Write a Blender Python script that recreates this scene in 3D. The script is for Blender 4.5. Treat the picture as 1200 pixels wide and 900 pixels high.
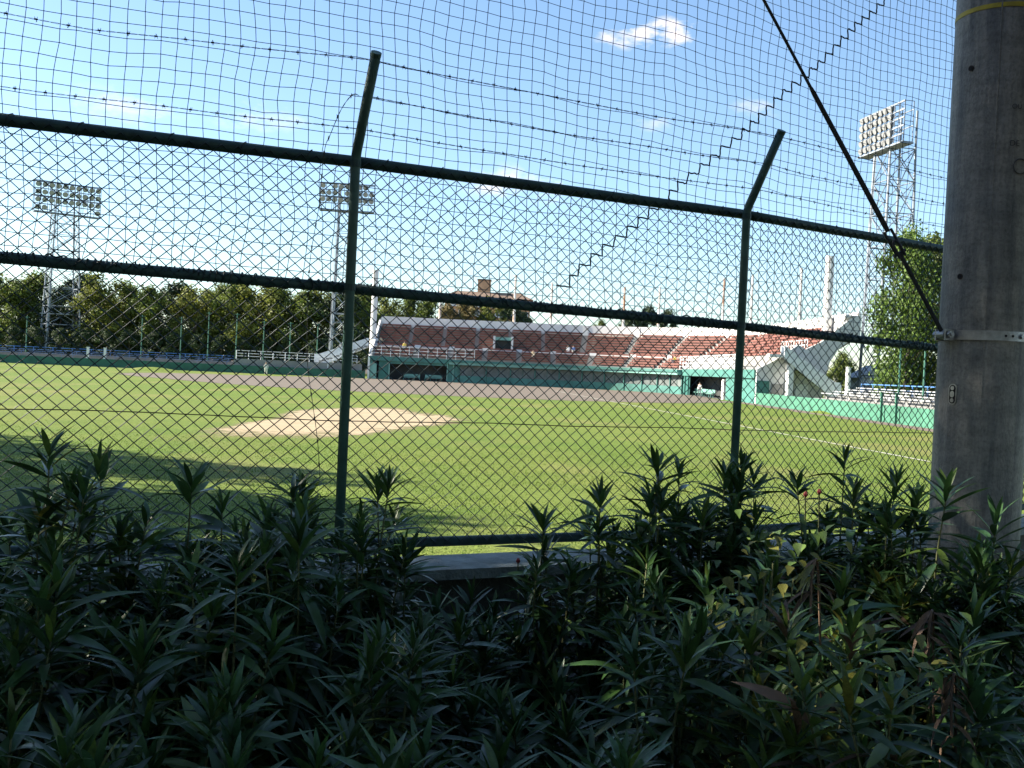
import bpy, bmesh, math, random
from mathutils import Vector, Matrix, Euler, noise

S = bpy.context.scene
for o in list(bpy.data.objects):
    bpy.data.objects.remove(o)
COL = S.collection
rnd = random.Random(7)
R = math.radians

# ------------------------------------------------------------------ camera
EYE = Vector((0, 0, 2.3)); FPX = 1167.0
ROLL = R(2.66); PITCH = R(-0.83)
cam_d = bpy.data.cameras.new('camera'); cam = bpy.data.objects.new('camera', cam_d)
COL.objects.link(cam)
cam_d.sensor_width = 36; cam_d.lens = FPX / 1200 * 36
cam_d.clip_start = 0.05; cam_d.clip_end = 6000
CR = Euler((R(90) + PITCH, 0, 0)).to_matrix() @ Matrix.Rotation(ROLL, 3, 'Z')
cam.matrix_world = Matrix.Translation(EYE) @ CR.to_4x4()
S.camera = cam

def ray(px, py):
    return (CR @ Vector(((px - 600) / FPX, -(py - 450) / FPX, -1))).normalized()
def at(px, py, Y):
    d = ray(px, py); return EYE + d * (Y / d.y)
def proj(p):
    l = CR.transposed() @ (Vector(p) - EYE)
    return 600 + FPX * l.x / -l.z, 450 - FPX * l.y / -l.z

# ------------------------------------------------------------------ sky, sun, exposure
SUN_EL = R(33); SUN_A = R(6)
SV = Vector((-math.cos(SUN_EL) * math.cos(SUN_A), math.cos(SUN_EL) * math.sin(SUN_A), math.sin(SUN_EL)))
w = bpy.data.worlds.new('World'); S.world = w; w.use_nodes = True
wn = w.node_tree.nodes; wl = w.node_tree.links; wn.clear()
sky = wn.new('ShaderNodeTexSky'); sky.sky_type = 'NISHITA'; sky.sun_disc = False
sky.sun_elevation = SUN_EL; sky.sun_rotation = math.atan2(SV.x, SV.y)
sky.air_density = 1.0; sky.dust_density = 0.5; sky.ozone_density = 1.0; sky.altitude = 30
bg = wn.new('ShaderNodeBackground'); bg.inputs[1].default_value = 0.069
out = wn.new('ShaderNodeOutputWorld'); wl.new(bg.outputs[0], out.inputs[0])
tcw = wn.new('ShaderNodeTexCoord')
def wmath(op, a, b=None, clamp=False):
    n = wn.new('ShaderNodeMath'); n.operation = op; n.use_clamp = clamp
    for i, v in enumerate((a, b)):
        if v is None: continue
        if isinstance(v, (int, float)): n.inputs[i].default_value = v
        else: wl.new(v, n.inputs[i])
    return n.outputs[0]
cn = wn.new('ShaderNodeTexNoise'); cn.inputs['Scale'].default_value = 34; cn.inputs['Detail'].default_value = 7
cn.inputs['Roughness'].default_value = 0.6
cmap = wn.new('ShaderNodeMapping'); cmap.inputs['Scale'].default_value = (1, 1, 2.2)
wl.new(tcw.outputs['Generated'], cmap.inputs[0]); wl.new(cmap.outputs[0], cn.inputs[0])
acc = None
for (px, py, wx, wy, amt) in [(785, 38, 50, 20, 1.0), (742, 43, 50, 16, .85), (608, 216, 80, 26, .5), (140, 124, 80, 22, .34),
                              (298, 137, 70, 20, .3), (886, 127, 34, 15, .34), (766, 143, 28, 12, .28)]:
    d = ray(px, py)
    sub = wn.new('ShaderNodeVectorMath'); sub.operation = 'SUBTRACT'; wl.new(tcw.outputs['Generated'], sub.inputs[0]); sub.inputs[1].default_value = d
    mp = wn.new('ShaderNodeVectorMath'); mp.operation = 'MULTIPLY'; wl.new(sub.outputs[0], mp.inputs[0])
    mp.inputs[1].default_value = (FPX / wx, 8, FPX / wy)
    ln = wn.new('ShaderNodeVectorMath'); ln.operation = 'LENGTH'; wl.new(mp.outputs[0], ln.inputs[0])
    fall = wmath('SUBTRACT', 1.0, ln.outputs['Value'], True)
    nz = wmath('MULTIPLY', wmath('SUBTRACT', cn.outputs['Fac'], 0.5), 4.2)
    m = wmath('MULTIPLY', wmath('MULTIPLY', wmath('SUBTRACT', wmath('ADD', fall, nz), 0.22), wmath('MINIMUM', wmath('MULTIPLY', fall, 2.2), 1.0)), amt, True)
    acc = m if acc is None else wmath('MAXIMUM', acc, m)
mix = wn.new('ShaderNodeMix'); mix.data_type = 'RGBA'
tint = wn.new('ShaderNodeMix'); tint.data_type = 'RGBA'; tint.blend_type = 'MULTIPLY'; tint.inputs[0].default_value = 1
tint.inputs[7].default_value = (.88, .98, 1.05, 1); wl.new(sky.outputs[0], tint.inputs[6])
wl.new(acc, mix.inputs['Factor']); wl.new(tint.outputs[2], mix.inputs[6])
mix.inputs[7].default_value = (6.2, 5.6, 5.5, 1)
wl.new(mix.outputs[2], bg.inputs[0])
sd = bpy.data.lights.new('sun', 'SUN'); sd.energy = 4.8; sd.angle = R(0.53); sd.color = (1, .92, .78)
so = bpy.data.objects.new('sun', sd); COL.objects.link(so)
so.rotation_euler = SV.to_track_quat('Z', 'Y').to_euler(); so.location = (-60, 10, 60)
S.view_settings.view_transform = 'Standard'; S.view_settings.look = 'None'
S.view_settings.gamma = 1; S.view_settings.exposure = 1.85
S.view_settings.use_curve_mapping = False
S.render.engine = 'CYCLES'
S.cycles.max_bounces = 6; S.cycles.diffuse_bounces = 3; S.cycles.transparent_max_bounces = 12

# ------------------------------------------------------------------ materials
MATS = {}
def mat(name, col, rough=.7, var=.18, scale=6.0, bump=0.0, bscale=40, metal=0, spec=.4, col2=None, coords='Object', trans=0, island=0, thr=.5, soft=.2, stretch=None):
    if name in MATS: return MATS[name]
    m = bpy.data.materials.new(name); m.use_nodes = True; MATS[name] = m
    nt = m.node_tree; n = nt.nodes; l = nt.links
    b = n['Principled BSDF']; b.inputs['Roughness'].default_value = rough; b.inputs['Metallic'].default_value = metal
    b.inputs['Specular IOR Level'].default_value = spec
    tc = n.new('ShaderNodeTexCoord'); src = tc.outputs[coords]
    if stretch:
        mp = n.new('ShaderNodeMapping'); mp.inputs['Scale'].default_value = stretch; l.new(src, mp.inputs[0]); src = mp.outputs[0]
    nz = n.new('ShaderNodeTexNoise'); nz.inputs['Scale'].default_value = scale; nz.inputs['Detail'].default_value = 6; nz.inputs['Roughness'].default_value = .62
    l.new(src, nz.inputs[0])
    rp = n.new('ShaderNodeValToRGB')
    c2 = col2 if col2 else tuple(c * (1 - var * 1.6) for c in col)
    c1 = col if col2 else tuple(min(1, c * (1 + var)) for c in col)
    rp.color_ramp.elements[0].position = thr - soft; rp.color_ramp.elements[1].position = thr + soft
    rp.color_ramp.elements[0].color = (*c2, 1); rp.color_ramp.elements[1].color = (*c1, 1)
    l.new(nz.outputs['Fac'], rp.inputs[0]); cs = rp.outputs[0]
    if island:
        g = n.new('ShaderNodeNewGeometry'); oi = n.new('ShaderNodeObjectInfo')
        ad = n.new('ShaderNodeMath'); ad.operation = 'ADD'; l.new(g.outputs['Random Per Island'], ad.inputs[0]); l.new(oi.outputs['Random'], ad.inputs[1])
        fr = n.new('ShaderNodeMath'); fr.operation = 'FRACT'; l.new(ad.outputs[0], fr.inputs[0])
        mr = n.new('ShaderNodeMapRange'); mr.inputs[3].default_value = 1 - island; mr.inputs[4].default_value = 1 + island; l.new(fr.outputs[0], mr.inputs[0])
        mu = n.new('ShaderNodeVectorMath'); mu.operation = 'SCALE'; l.new(cs, mu.inputs[0]); l.new(mr.outputs[0], mu.inputs['Scale']); cs = mu.outputs[0]
    l.new(cs, b.inputs['Base Color'])
    if bump:
        bn = n.new('ShaderNodeTexNoise'); bn.inputs['Scale'].default_value = bscale; bn.inputs['Detail'].default_value = 5; l.new(src, bn.inputs[0])
        bp = n.new('ShaderNodeBump'); bp.inputs['Strength'].default_value = bump; bp.inputs['Distance'].default_value = .02
        l.new(bn.outputs['Fac'], bp.inputs['Height']); l.new(bp.outputs[0], b.inputs['Normal'])
    if trans:
        t = n.new('ShaderNodeBsdfTranslucent'); l.new(cs, t.inputs[0])
        mx = n.new('ShaderNodeMixShader'); mx.inputs[0].default_value = trans
        l.new(b.outputs[0], mx.inputs[1]); l.new(t.outputs[0], mx.inputs[2]); l.new(mx.outputs[0], n['Material Output'].inputs[0])
    return m

mat('fence_green', (.066, .145, .132), .5, .35, 14, .15, 60, col2=(.038, .090, .080))
mat('rail_green', (.028, .068, .066), .55, .3, 14, .2, 80)
mat('mesh_green', (.012, .030, .034), .5, .2, 20)
mat('wire_dark', (.030, .034, .040), .6, .3, 30, metal=.3)
mat('rusty_wire', (.035, .022, .018), .7, .4, 40)
mat('net_twine', (.018, .050, .085), .7, .2, 30)
mat('seam_cord', (.008, .014, .022), .8, .2, 30)
mat('pole_concrete', (.30, .29, .275), .62, .34, 3.2, .25, 90, col2=(.16, .165, .17), stretch=(1.6, 1.6, .55), soft=.28)
def pole_mat():
    m = MATS['pole_concrete']; n = m.node_tree.nodes; l = m.node_tree.links; b = n['Principled BSDF']
    tc = n.new('ShaderNodeTexCoord')
    def nz(sc, st, det=6):
        mp = n.new('ShaderNodeMapping'); mp.inputs['Scale'].default_value = st; l.new(tc.outputs['Object'], mp.inputs[0])
        t = n.new('ShaderNodeTexNoise'); t.inputs['Scale'].default_value = sc; t.inputs['Detail'].default_value = det; t.inputs['Roughness'].default_value = .65; l.new(mp.outputs[0], t.inputs[0]); return t.outputs['Fac']
    def ramp(f, p0, c0, p1, c1):
        r = n.new('ShaderNodeValToRGB'); r.color_ramp.elements[0].position = p0; r.color_ramp.elements[0].color = (*c0, 1); r.color_ramp.elements[1].position = p1; r.color_ramp.elements[1].color = (*c1, 1); l.new(f, r.inputs[0]); return r.outputs[0]
    def mul(x, y):
        k = n.new('ShaderNodeMix'); k.data_type = 'RGBA'; k.blend_type = 'MULTIPLY'; k.inputs[0].default_value = 1; l.new(x, k.inputs[6]); l.new(y, k.inputs[7]); return k.outputs[2]
    base = ramp(nz(2.2, (1, 1, .8)), .36, (.165, .170, .172), .66, (.275, .262, .238))
    base = mul(base, ramp(nz(9, (2.2, 2.2, .22), 8), .36, (.55, .57, .6), .6, (1.12, 1.1, 1.06)))
    base = mul(base, ramp(nz(5, (1, 1, 3.5), 7), .3, (.75, .75, .75), .65, (1.15, 1.15, 1.15)))
    base = mul(base, ramp(nz(70, (1, 1, 1), 3), .3, (.7, .7, .7), .55, (1.05, 1.05, 1.05)))
    l.new(base, b.inputs['Base Color'])
pole_mat()
mat('galv', (.34, .35, .36), .42, .25, 12, .1, 60, metal=.75)
mat('cable_steel', (.035, .04, .048), .5, .3, 40, metal=.3)
mat('dark_hole', (.012, .012, .014), .9, .1)
mat('yellow_paint', (.55, .42, .03), .6, .3, 18, col2=(.3, .24, .04))
mat('ink', (.07, .07, .075), .8, .2, 30)
mat('kerb_concrete', (.20, .225, .215), .75, .3, 9, .4, 50)
mat('wall_mossy', (.085, .085, .07), .9, .35, 5, .5, 40, col2=(.035, .04, .03))
mat('soil', (.06, .045, .032), .95, .4, 7, .8, 20)
mat('oleander_stem', (.10, .11, .045), .7, .3, 18)
mat('oleander_leaf', (.046, .100, .024), .40, .25, 9, island=.5, spec=.42, trans=.2, col2=(.030, .072, .020))
mat('oleander_leaf_blue', (.040, .094, .038), .33, .25, 9, island=.4, spec=.5, trans=.15)
mat('leaf_fresh', (.085, .140, .026), .42, .25, 9, island=.35, trans=.25)
mat('leaf_yellow', (.17, .17, .03), .5, .3, 12, island=.3, trans=.3)
mat('leaf_dead', (.11, .068, .042), .8, .4, 14, island=.4)
mat('flower', (.32, .04, .05), .6, .3)
mat('leaf_mid', (.140, .180, .030), .6, .3, .5, island=.5, trans=.4, col2=(.070, .100, .018))
mat('leaf_light', (.185, .200, .032), .6, .3, .5, island=.5, trans=.42, col2=(.110, .130, .022))
mat('leaf_spring', (.125, .195, .034), .6, .3, .5, island=.5, trans=.42, col2=(.075, .125, .022))
mat('leaf_dark', (.040, .068, .020), .6, .3, .5, island=.4, trans=.22)
mat('leaf_brown', (.165, .130, .042), .65, .3, .5, island=.4, trans=.25)
mat('bark', (.09, .07, .055), .9, .35, 5, .6, 12)
mat('dirt', (.150, .112, .090), .95, .14, .25, .5, 3, col2=(.105, .080, .066))
mat('chalk', (.46, .44, .39), .95, .2, 1.2, col2=(.22, .22, .12), thr=.44, soft=.1)
mat('wall_green', (.030, .115, .080), .7, .2, .8, .1, 4)
mat('teal', (.06, .185, .158), .6, .2, .7)
mat('teal_light', (.17, .35, .30), .6, .2, .7)
mat('wall_sea_green', (.055, .175, .115), .7, .2, .8, .1, 4)
mat('teal_dark', (.03, .13, .11), .6, .2, .7)
mat('white_concrete', (.74, .73, .70), .8, .12, .35, .15, 3, col2=(.60, .59, .57))
mat('terrace_concrete', (.27, .265, .25), .85, .2, .5, .2, 4, col2=(.19, .187, .18))
mat('wall_grey', (.60, .59, .57), .85, .2, .3, .2, 4, col2=(.48, .475, .46))
mat('grey_concrete', (.25, .245, .235), .85, .2, .5, .2, 4, col2=(.17, .168, .16))
mat('seat_red', (.220, .085, .064), .7, .25, 1.2, col2=(.14, .058, .046))
mat('bench_blue', (.14, .20, .33), .55, .25, 1.5)
mat('blue_paint', (.08, .20, .45), .5, .25, 1.5)
mat('bench_pale', (.36, .37, .38), .6, .2, 1.5)
mat('rail_white', (.72, .73, .73), .5, .12, 3)
mat('rusty_pole', (.62, .60, .56), .7, .3, 1.1, col2=(.36, .19, .10), stretch=(1, 1, .28), thr=.43, soft=.06)
mat('interior', (.05, .055, .055), .9, .3, .6)
mat('screen_mesh', (.13, .15, .145), .8, .25, .9)
mat('tower_steel', (.26, .29, .33), .55, .25, 1.5, metal=.35)
mat('lamp_body', (.13, .135, .14), .45, .2, 3, metal=.3)
mat('lamp_glass', (.32, .325, .33), .25, .1, 3, spec=.8)
mat('brick_orange', (.66, .37, .20), .85, .15, .5)
mat('roof_brown', (.20, .14, .105), .85, .2, .8)
mat('glass_dark', (.05, .06, .075), .15, .2, .5, spec=.8)
mat('net_post', (.045, .14, .10), .6, .2, 1)
mat('house_white', (.70, .70, .68), .8, .1, .5)

def leaf_grass():
    m = bpy.data.materials.new('grass_ground'); m.use_nodes = True; MATS['grass_ground'] = m
    n = m.node_tree.nodes; l = m.node_tree.links; b = n['Principled BSDF']
    b.inputs['Roughness'].default_value = .9; b.inputs['Specular IOR Level'].default_value = .15
    tc = n.new('ShaderNodeTexCoord')
    def nz(scale, det=6, st=None):
        src = tc.outputs['Object']
        if st:
            mp = n.new('ShaderNodeMapping'); mp.inputs['Scale'].default_value = st; l.new(src, mp.inputs[0]); src = mp.outputs[0]
        t = n.new('ShaderNodeTexNoise'); t.inputs['Scale'].default_value = scale; t.inputs['Detail'].default_value = det; l.new(src, t.inputs[0]); return t.outputs['Fac']
    def ramp(f, p0, c0, p1, c1):
        r = n.new('ShaderNodeValToRGB'); r.color_ramp.elements[0].position = p0; r.color_ramp.elements[0].color = (*c0, 1)
        r.color_ramp.elements[1].position = p1; r.color_ramp.elements[1].color = (*c1, 1); l.new(f, r.inputs[0]); return r.outputs[0]
    def mixc(f, a, c, typ='MIX'):
        x = n.new('ShaderNodeMix'); x.data_type = 'RGBA'; x.blend_type = typ
        if isinstance(f, float): x.inputs[0].default_value = f
        else: l.new(f, x.inputs[0])
        l.new(a, x.inputs[6]); l.new(c, x.inputs[7]); return x.outputs[2]
    big = ramp(nz(.07, 4), .35, (.088, .140, .020), .68, (.160, .168, .040))
    mid = ramp(nz(.55, 6), .3, (.072, .132, .016), .75, (.140, .178, .032))
    c = mixc(.5, big, mid)
    dry = nz(.22, 7, (1, .55, 1))
    drym = ramp(dry, .56, (0, 0, 0), .70, (1, 1, 1))
    dcol = n.new('ShaderNodeRGB'); dcol.outputs[0].default_value = (.205, .180, .070, 1)
    c = mixc(ramp(dry, .53, (0, 0, 0), .74, (.75, .75, .75)), c, dcol.outputs[0])
    fine = ramp(nz(9, 5), .3, (.68, .68, .68), .7, (1.22, 1.22, 1.22))
    c = mixc(1.0, c, fine, 'MULTIPLY')
    l.new(c, b.inputs['Base Color'])
    bn = nz(22, 4); bp = n.new('ShaderNodeBump'); bp.inputs['Strength'].default_value = .7; bp.inputs['Distance'].default_value = .05
    l.new(bn, bp.inputs['Height']); l.new(bp.outputs[0], b.inputs['Normal'])
    return m
leaf_grass()
mat('grass_blade', (.098, .160, .022), .7, .3, .6, island=.4, trans=.35, spec=.2)

def patch_mat(name, c1, c2):
    m = bpy.data.materials.new(name); m.use_nodes = True; MATS[name] = m
    n = m.node_tree.nodes; l = m.node_tree.links; b = n['Principled BSDF']; b.inputs['Roughness'].default_value = .95
    tc = n.new('ShaderNodeTexCoord')
    t = n.new('ShaderNodeTexNoise'); t.inputs['Scale'].default_value = 1.1; t.inputs['Detail'].default_value = 9; t.inputs['Roughness'].default_value = .7; l.new(tc.outputs['Object'], t.inputs[0])
    r = n.new('ShaderNodeValToRGB'); r.color_ramp.elements[0].color = (*c2, 1); r.color_ramp.elements[1].color = (*c1, 1)
    r.color_ramp.elements[0].position = .35; r.color_ramp.elements[1].position = .65; l.new(t.outputs['Fac'], r.inputs[0]); l.new(r.outputs[0], b.inputs['Base Color'])
    at_ = n.new('ShaderNodeAttribute'); at_.attribute_name = 'inner'
    a = n.new('ShaderNodeMath'); a.operation = 'ADD'; l.new(at_.outputs['Fac'], a.inputs[0]); l.new(t.outputs['Fac'], a.inputs[1])
    s = n.new('ShaderNodeMapRange'); s.inputs[1].default_value = .72; s.inputs[2].default_value = 1.02; l.new(a.outputs[0], s.inputs[0])
    tr = n.new('ShaderNodeBsdfTransparent'); mx = n.new('ShaderNodeMixShader')
    l.new(s.outputs[0], mx.inputs[0]); l.new(tr.outputs[0], mx.inputs[1]); l.new(b.outputs[0], mx.inputs[2]); l.new(mx.outputs[0], n['Material Output'].inputs[0])
    return m
patch_mat('worn_earth', (.33, .255, .155), (.25, .195, .11))
patch_mat('infield_earth', (.122, .094, .068), (.088, .068, .050))

# ------------------------------------------------------------------ mesh helpers
class MB:
    def __init__(s): s.v = []; s.f = []; s.sm = []
    def box(s, c, sx, sy, sz, rz=0, ax=None):
        c = Vector(c)
        if ax is None:
            ax = (Vector((math.cos(rz), math.sin(rz), 0)), Vector((-math.sin(rz), math.cos(rz), 0)), Vector((0, 0, 1)))
        k = len(s.v)
        for dz in (-1, 1):
            for dx, dy in ((-1, -1), (1, -1), (1, 1), (-1, 1)):
                s.v.append(c + ax[0] * dx * sx / 2 + ax[1] * dy * sy / 2 + ax[2] * dz * sz / 2)
        for f in ((0, 3, 2, 1), (4, 5, 6, 7), (0, 1, 5, 4), (1, 2, 6, 5), (2, 3, 7, 6), (3, 0, 4, 7)): s.f.append([k + i for i in f])
        return s
    def bar(s, a, b, w, h=None, up=(0, 0, 1)):
        a = Vector(a); b = Vector(b); d = b - a; L = d.length
        if L < 1e-6: return s
        x = d / L; u = Vector(up)
        if abs(x.dot(u)) > .98: u = Vector((1, 0, 0))
        y = u.cross(x).normalized(); z = x.cross(y)
        return s.box((a + b) / 2, L, w, h or w, ax=(x, y, z))
    def tube(s, pts, r, n=8, cap=True):
        pts = [Vector(p) for p in pts]; m = len(pts)
        rs = r if isinstance(r, (list, tuple)) else [r] * m
        k = len(s.v); ref = None
        for i, p in enumerate(pts):
            t = (pts[min(i + 1, m - 1)] - pts[max(i - 1, 0)])
            t = t.normalized() if t.length > 1e-9 else Vector((0, 0, 1))
            if ref is None:
                ref = Vector((0, 0, 1)) if abs(t.z) < .9 else Vector((1, 0, 0))
            a = t.cross(ref)
            if a.length < 1e-5: a = t.cross(Vector((0, 1, .3)))
            a.normalize(); b = a.cross(t).normalized(); ref = b
            for j in range(n):
                q = 2 * math.pi * j / n
                s.v.append(p + (a * math.cos(q) + b * math.sin(q)) * rs[i])
        for i in range(m - 1):
            for j in range(n):
                s.f.append([k + i * n + j, k + i * n + (j + 1) % n, k + (i + 1) * n + (j + 1) % n, k + (i + 1) * n + j])
        if cap:
            s.f.append([k + j for j in range(n)][::-1]); s.f.append([k + (m - 1) * n + j for j in range(n)])
        return s
    def prism(s, poly, ex):
        ex = Vector(ex); k = len(s.v); n = len(poly)
        s.v += [Vector(p) for p in poly] + [Vector(p) + ex for p in poly]
        s.f.append([k + i for i in range(n)][::-1]); s.f.append([k + n + i for i in range(n)])
        for i in range(n): s.f.append([k + i, k + (i + 1) % n, k + n + (i + 1) % n, k + n + i])
        return s
    def quad(s, a, b, c, d):
        k = len(s.v); s.v += [Vector(a), Vector(b), Vector(c), Vector(d)]; s.f.append([k, k + 1, k + 2, k + 3]); return s
    def strip(s, rows):
        k = len(s.v); m = len(rows[0])
        for r in rows: s.v += [Vector(p) for p in r]
        for i in range(len(rows) - 1):
            for j in range(m - 1):
                s.f.append([k + i * m + j, k + i * m + j + 1, k + (i + 1) * m + j + 1, k + (i + 1) * m + j])
        return s
    def mesh(s, name, m, smooth=False):
        me = bpy.data.meshes.new(name); me.from_pydata([tuple(v) for v in s.v], [], s.f); me.update()
        me.materials.append(MATS[m])
        if smooth: me.polygons.foreach_set('use_smooth', [True] * len(me.polygons))
        return me
    def build(s, name, m, parent=None, smooth=False, kind=None, label=None):
        return link(name, s.mesh(name, m, smooth), parent, kind, label)
def link(name, me, parent=None, kind=None, label=None, M=None):
    o = bpy.data.objects.new(name, me); COL.objects.link(o)
    if parent is not None: o.parent = parent
    if M is not None: o.matrix_basis = M
    if kind: o['kind'] = kind
    if label: o['label'] = label
    return o
def tag(o, label, cat, group=None):
    o['label'] = label; o['category'] = cat
    if group: o['group'] = group
    return o
def thing(name, label, cat, loc=(0, 0, 0), group=None):
    o = bpy.data.objects.new(name, None); COL.objects.link(o); o.location = loc; o.empty_display_size = .2
    return tag(o, label, cat, group)
def P(mb, name, m, root, **k):       # part in world coordinates under an Empty that stands at its base
    lo = root.location if root.parent is None else root.parent.location
    mb.v = [v - lo for v in mb.v]
    return mb.build(name, m, root, **k)
def copy_tree(o, parent=None):
    c = o.copy(); COL.objects.link(c)
    if parent is not None: c.parent = parent
    for ch in list(o.children): copy_tree(ch, c)
    return c
def cat(pts, n):                      # Catmull-Rom through points
    q = [Vector(p) for p in pts]; q = [q[0] * 2 - q[1]] + q + [q[-1] * 2 - q[-2]]; o = []
    for i in range(1, len(q) - 2):
        for j in range(n):
            t = j / n
            o.append(.5 * ((2 * q[i]) + (q[i + 1] - q[i - 1]) * t + (2 * q[i - 1] - 5 * q[i] + 4 * q[i + 1] - q[i + 2]) * t * t + (3 * q[i] - q[i - 1] - 3 * q[i + 1] + q[i + 2]) * t ** 3))
    o.append(q[-2]); return o

# ------------------------------------------------------------------ ground
GZ = 0.70                              # level of the planted strip on the camera's side
g = MB(); N = 24
g.quad((-3000, -3000, -.03), (3000, -3000, -.03), (3000, 3000, -.03), (-3000, 3000, -.03))
o = g.build('ground', 'soil'); o['kind'] = 'structure'
fld = MB(); fld.quad((-110, 2.2, 0), (60, 2.2, 0), (60, 210, 0), (-110, 210, 0))
o = fld.build('grass_field', 'grass_ground'); o['kind'] = 'structure'

def patch(name, outline_fn, m, z, rings=7, seg=72, edge=2.0):
    mb = MB(); vals = []
    c = outline_fn(None)
    mb.v.append(Vector((c[0], c[1], z))); vals.append(1)
    for r in range(1, rings + 1):
        for j in range(seg):
            p = outline_fn(2 * math.pi * j / seg); f = r / rings
            mb.v.append(Vector((c[0] + (p[0] - c[0]) * f, c[1] + (p[1] - c[1]) * f, z))); vals.append(min(1, (1 - f) * edge))
    for j in range(seg): mb.f.append([0, 1 + j, 1 + (j + 1) % seg])
    for r in range(rings - 1):
        for j in range(seg):
            a = 1 + r * seg; b = a + seg
            mb.f.append([a + j, b + j, b + (j + 1) % seg, a + (j + 1) % seg])
    me = mb.mesh(name, m); at_ = me.attributes.new('inner', 'FLOAT', 'POINT')
    for i, v in enumerate(vals): at_.data[i].value = v
    o = link(name, me, None, 'structure'); return o
def worn(a):
    if a is None: return (-6.9, 40.5)
    r = 1 + .12 * math.sin(3 * a + 1) + .08 * math.sin(5 * a)
    u = 4.5 * math.cos(a) * r; v = 14.5 * math.sin(a) * r
    return (-6.1 + u * .98 + v * .05, 40.5 + v * .98 - u * .2)
patch('worn_patch', worn, 'worn_earth', .004, edge=1.45)
HOME = Vector((4.5, 122)); MOUND = Vector((-7.5, 106.5))
def infield(a):
    if a is None: return (-6, 112)
    # union of the skinned infield circle and the dirt in front of the stand
    dx, dy = math.cos(a), math.sin(a); best = 0
    for (cx, cy, rr) in ((MOUND.x, MOUND.y, 29.5), (-20, 110, 23), (-2, 124, 24), (-14, 130, 17.5), (8, 127, 18.6), (13, 114, 11.4), (13, 104, 11)):
        ox, oy = -6 - cx, 112 - cy; b = ox * dx + oy * dy; c = ox * ox + oy * oy - rr * rr; dsc = b * b - c
        if dsc > 0: best = max(best, -b + math.sqrt(dsc))
    return (-6 + dx * best, 112 + dy * best)
patch('infield_dirt', infield, 'infield_earth', .008, rings=24, seg=140, edge=12)
tr = MB(); rows = []
for i in range(60):
    y = 20 + i * 1.4; wv = 1.0 + .5 * noise.noise(Vector((0, y * .2, 0)))
    rows.append([(24.2 - 1.6 * wv - (.5 if y < 45 else 0), y, .012), (24.3, y, .012)])
tr.strip(rows); o = tr.build('warning_track', 'dirt'); o['kind'] = 'structure'
fl = MB(); rows = []
for i in range(70):
    t = i / 69; a = Vector((14.6, 17)); b = Vector((5.2, 118)); c = a.lerp(b, t); wv = .075 + .03 * noise.noise(Vector((t * 40, 3, 0)))
    rows.append([(c.x - wv, c.y, .016), (c.x + wv, c.y, .016)])
fl.strip(rows); o = fl.build('foul_line', 'chalk'); o['kind'] = 'structure'
# small grassy mounds of the bullpens
def mound(px, py, Y, rx, ry, h):
    p = at(px, py, Y); mb = MB(); rows = []
    for i in range(9):
        rr = i / 8; rows.append([(p.x + rx * rr * math.cos(q * math.pi / 16), p.y + ry * rr * math.sin(q * math.pi / 16), -.02 + h * (math.cos(rr * math.pi) + 1) / 2) for q in range(33)])
    mb.strip(rows); o = mb.build('grass_mound', 'grass_ground', smooth=True); o['kind'] = 'structure'
mound(180, 432, 125, 5.5, 3.5, .55); mound(985, 485, 78, 2.6, 5, .55)

# near grass blades
gb = MB(); r2 = random.Random(3)
for i in range(120000):
    Y = 8.6 + 26 * r2.random() ** 1.7; X = Y * (r2.random() * 1.06 - .56)
    if noise.noise(Vector((X * .35, Y * .35, 0))) + r2.random() * .5 < -.1: continue
    h = (.012 + .020 * r2.random()) * (1 - max(0, (Y - 24) / 12)) * (1 + .4 * noise.noise(Vector((X * .8, Y * .8, 5)))); a = r2.random() * 6.283; wd = .003 + .0003 * Y
    lx, ly = (r2.random() - .5) * .05, (r2.random() - .5) * .05; k = len(gb.v)
    gb.v += [(X - wd * math.cos(a), Y - wd * math.sin(a), 0), (X + wd * math.cos(a), Y + wd * math.sin(a), 0), (X + lx, Y + ly, h)]
    gb.f.append([k, k + 1, k + 2])
o = gb.build('short_grass', 'grass_blade'); o['kind'] = 'stuff'; tag(o, 'short mown grass of the outfield just beyond the fence', 'grass')

# planted strip on the camera side (raised to GZ), ends at the retaining wall
# ------------------------------------------------------------------ fence line in plan
FP = [Vector((-7.2, 2.25)), Vector((-4.75, 2.85)), Vector((-2.69, 3.55)), Vector((-.717, 4.3)), Vector((1.18, 5.2)), Vector((2.93, 6.34)), Vector((4.5, 7.7)), Vector((5.9, 9.3))]
def fdir(i):
    a = FP[max(i - 1, 0)]; b = FP[min(i + 1, len(FP) - 1)]; return (b - a).normalized()
def foff(o):                            # polyline pushed towards the field by o
    r = []
    for i, p in enumerate(FP):
        d = fdir(i); r.append(p + Vector((-d.y, d.x)) * o)
    return r
def cumlen(pl):
    L = [0]
    for a, b in zip(pl[:-1], pl[1:]): L.append(L[-1] + (b - a).length)
    return L
def along(pl, L, s):
    s = max(0, min(L[-1] - 1e-6, s))
    for i in range(len(L) - 1):
        if s <= L[i + 1]:
            t = (s - L[i]) / (L[i + 1] - L[i]); return pl[i].lerp(pl[i + 1], t)
ZT = 2.3 + .873; ZB = 1.50
def zmid(x): return 2.3 + .308 - .0185 * x
def zten(x): return 2.3 - .256 - .006 * x
ZK = 1.405                               # top of the concrete base wall

clip = foff(.0); cl = cumlen(clip)
strip_rows = []
for i in range(60):
    s = cl[-1] * i / 59; p = along(clip, cl, s); d = Vector((p.x, p.y))
    strip_rows.append([(p.x, p.y + .05, GZ), (p.x + .1 * (p.x), -3 if p.x < 4 else -2, GZ + .02), (p.x * 3, -16, GZ)])
pl = MB(); pl.strip(strip_rows); o = pl.build('planted_strip', 'soil'); o['kind'] = 'structure'

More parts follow.
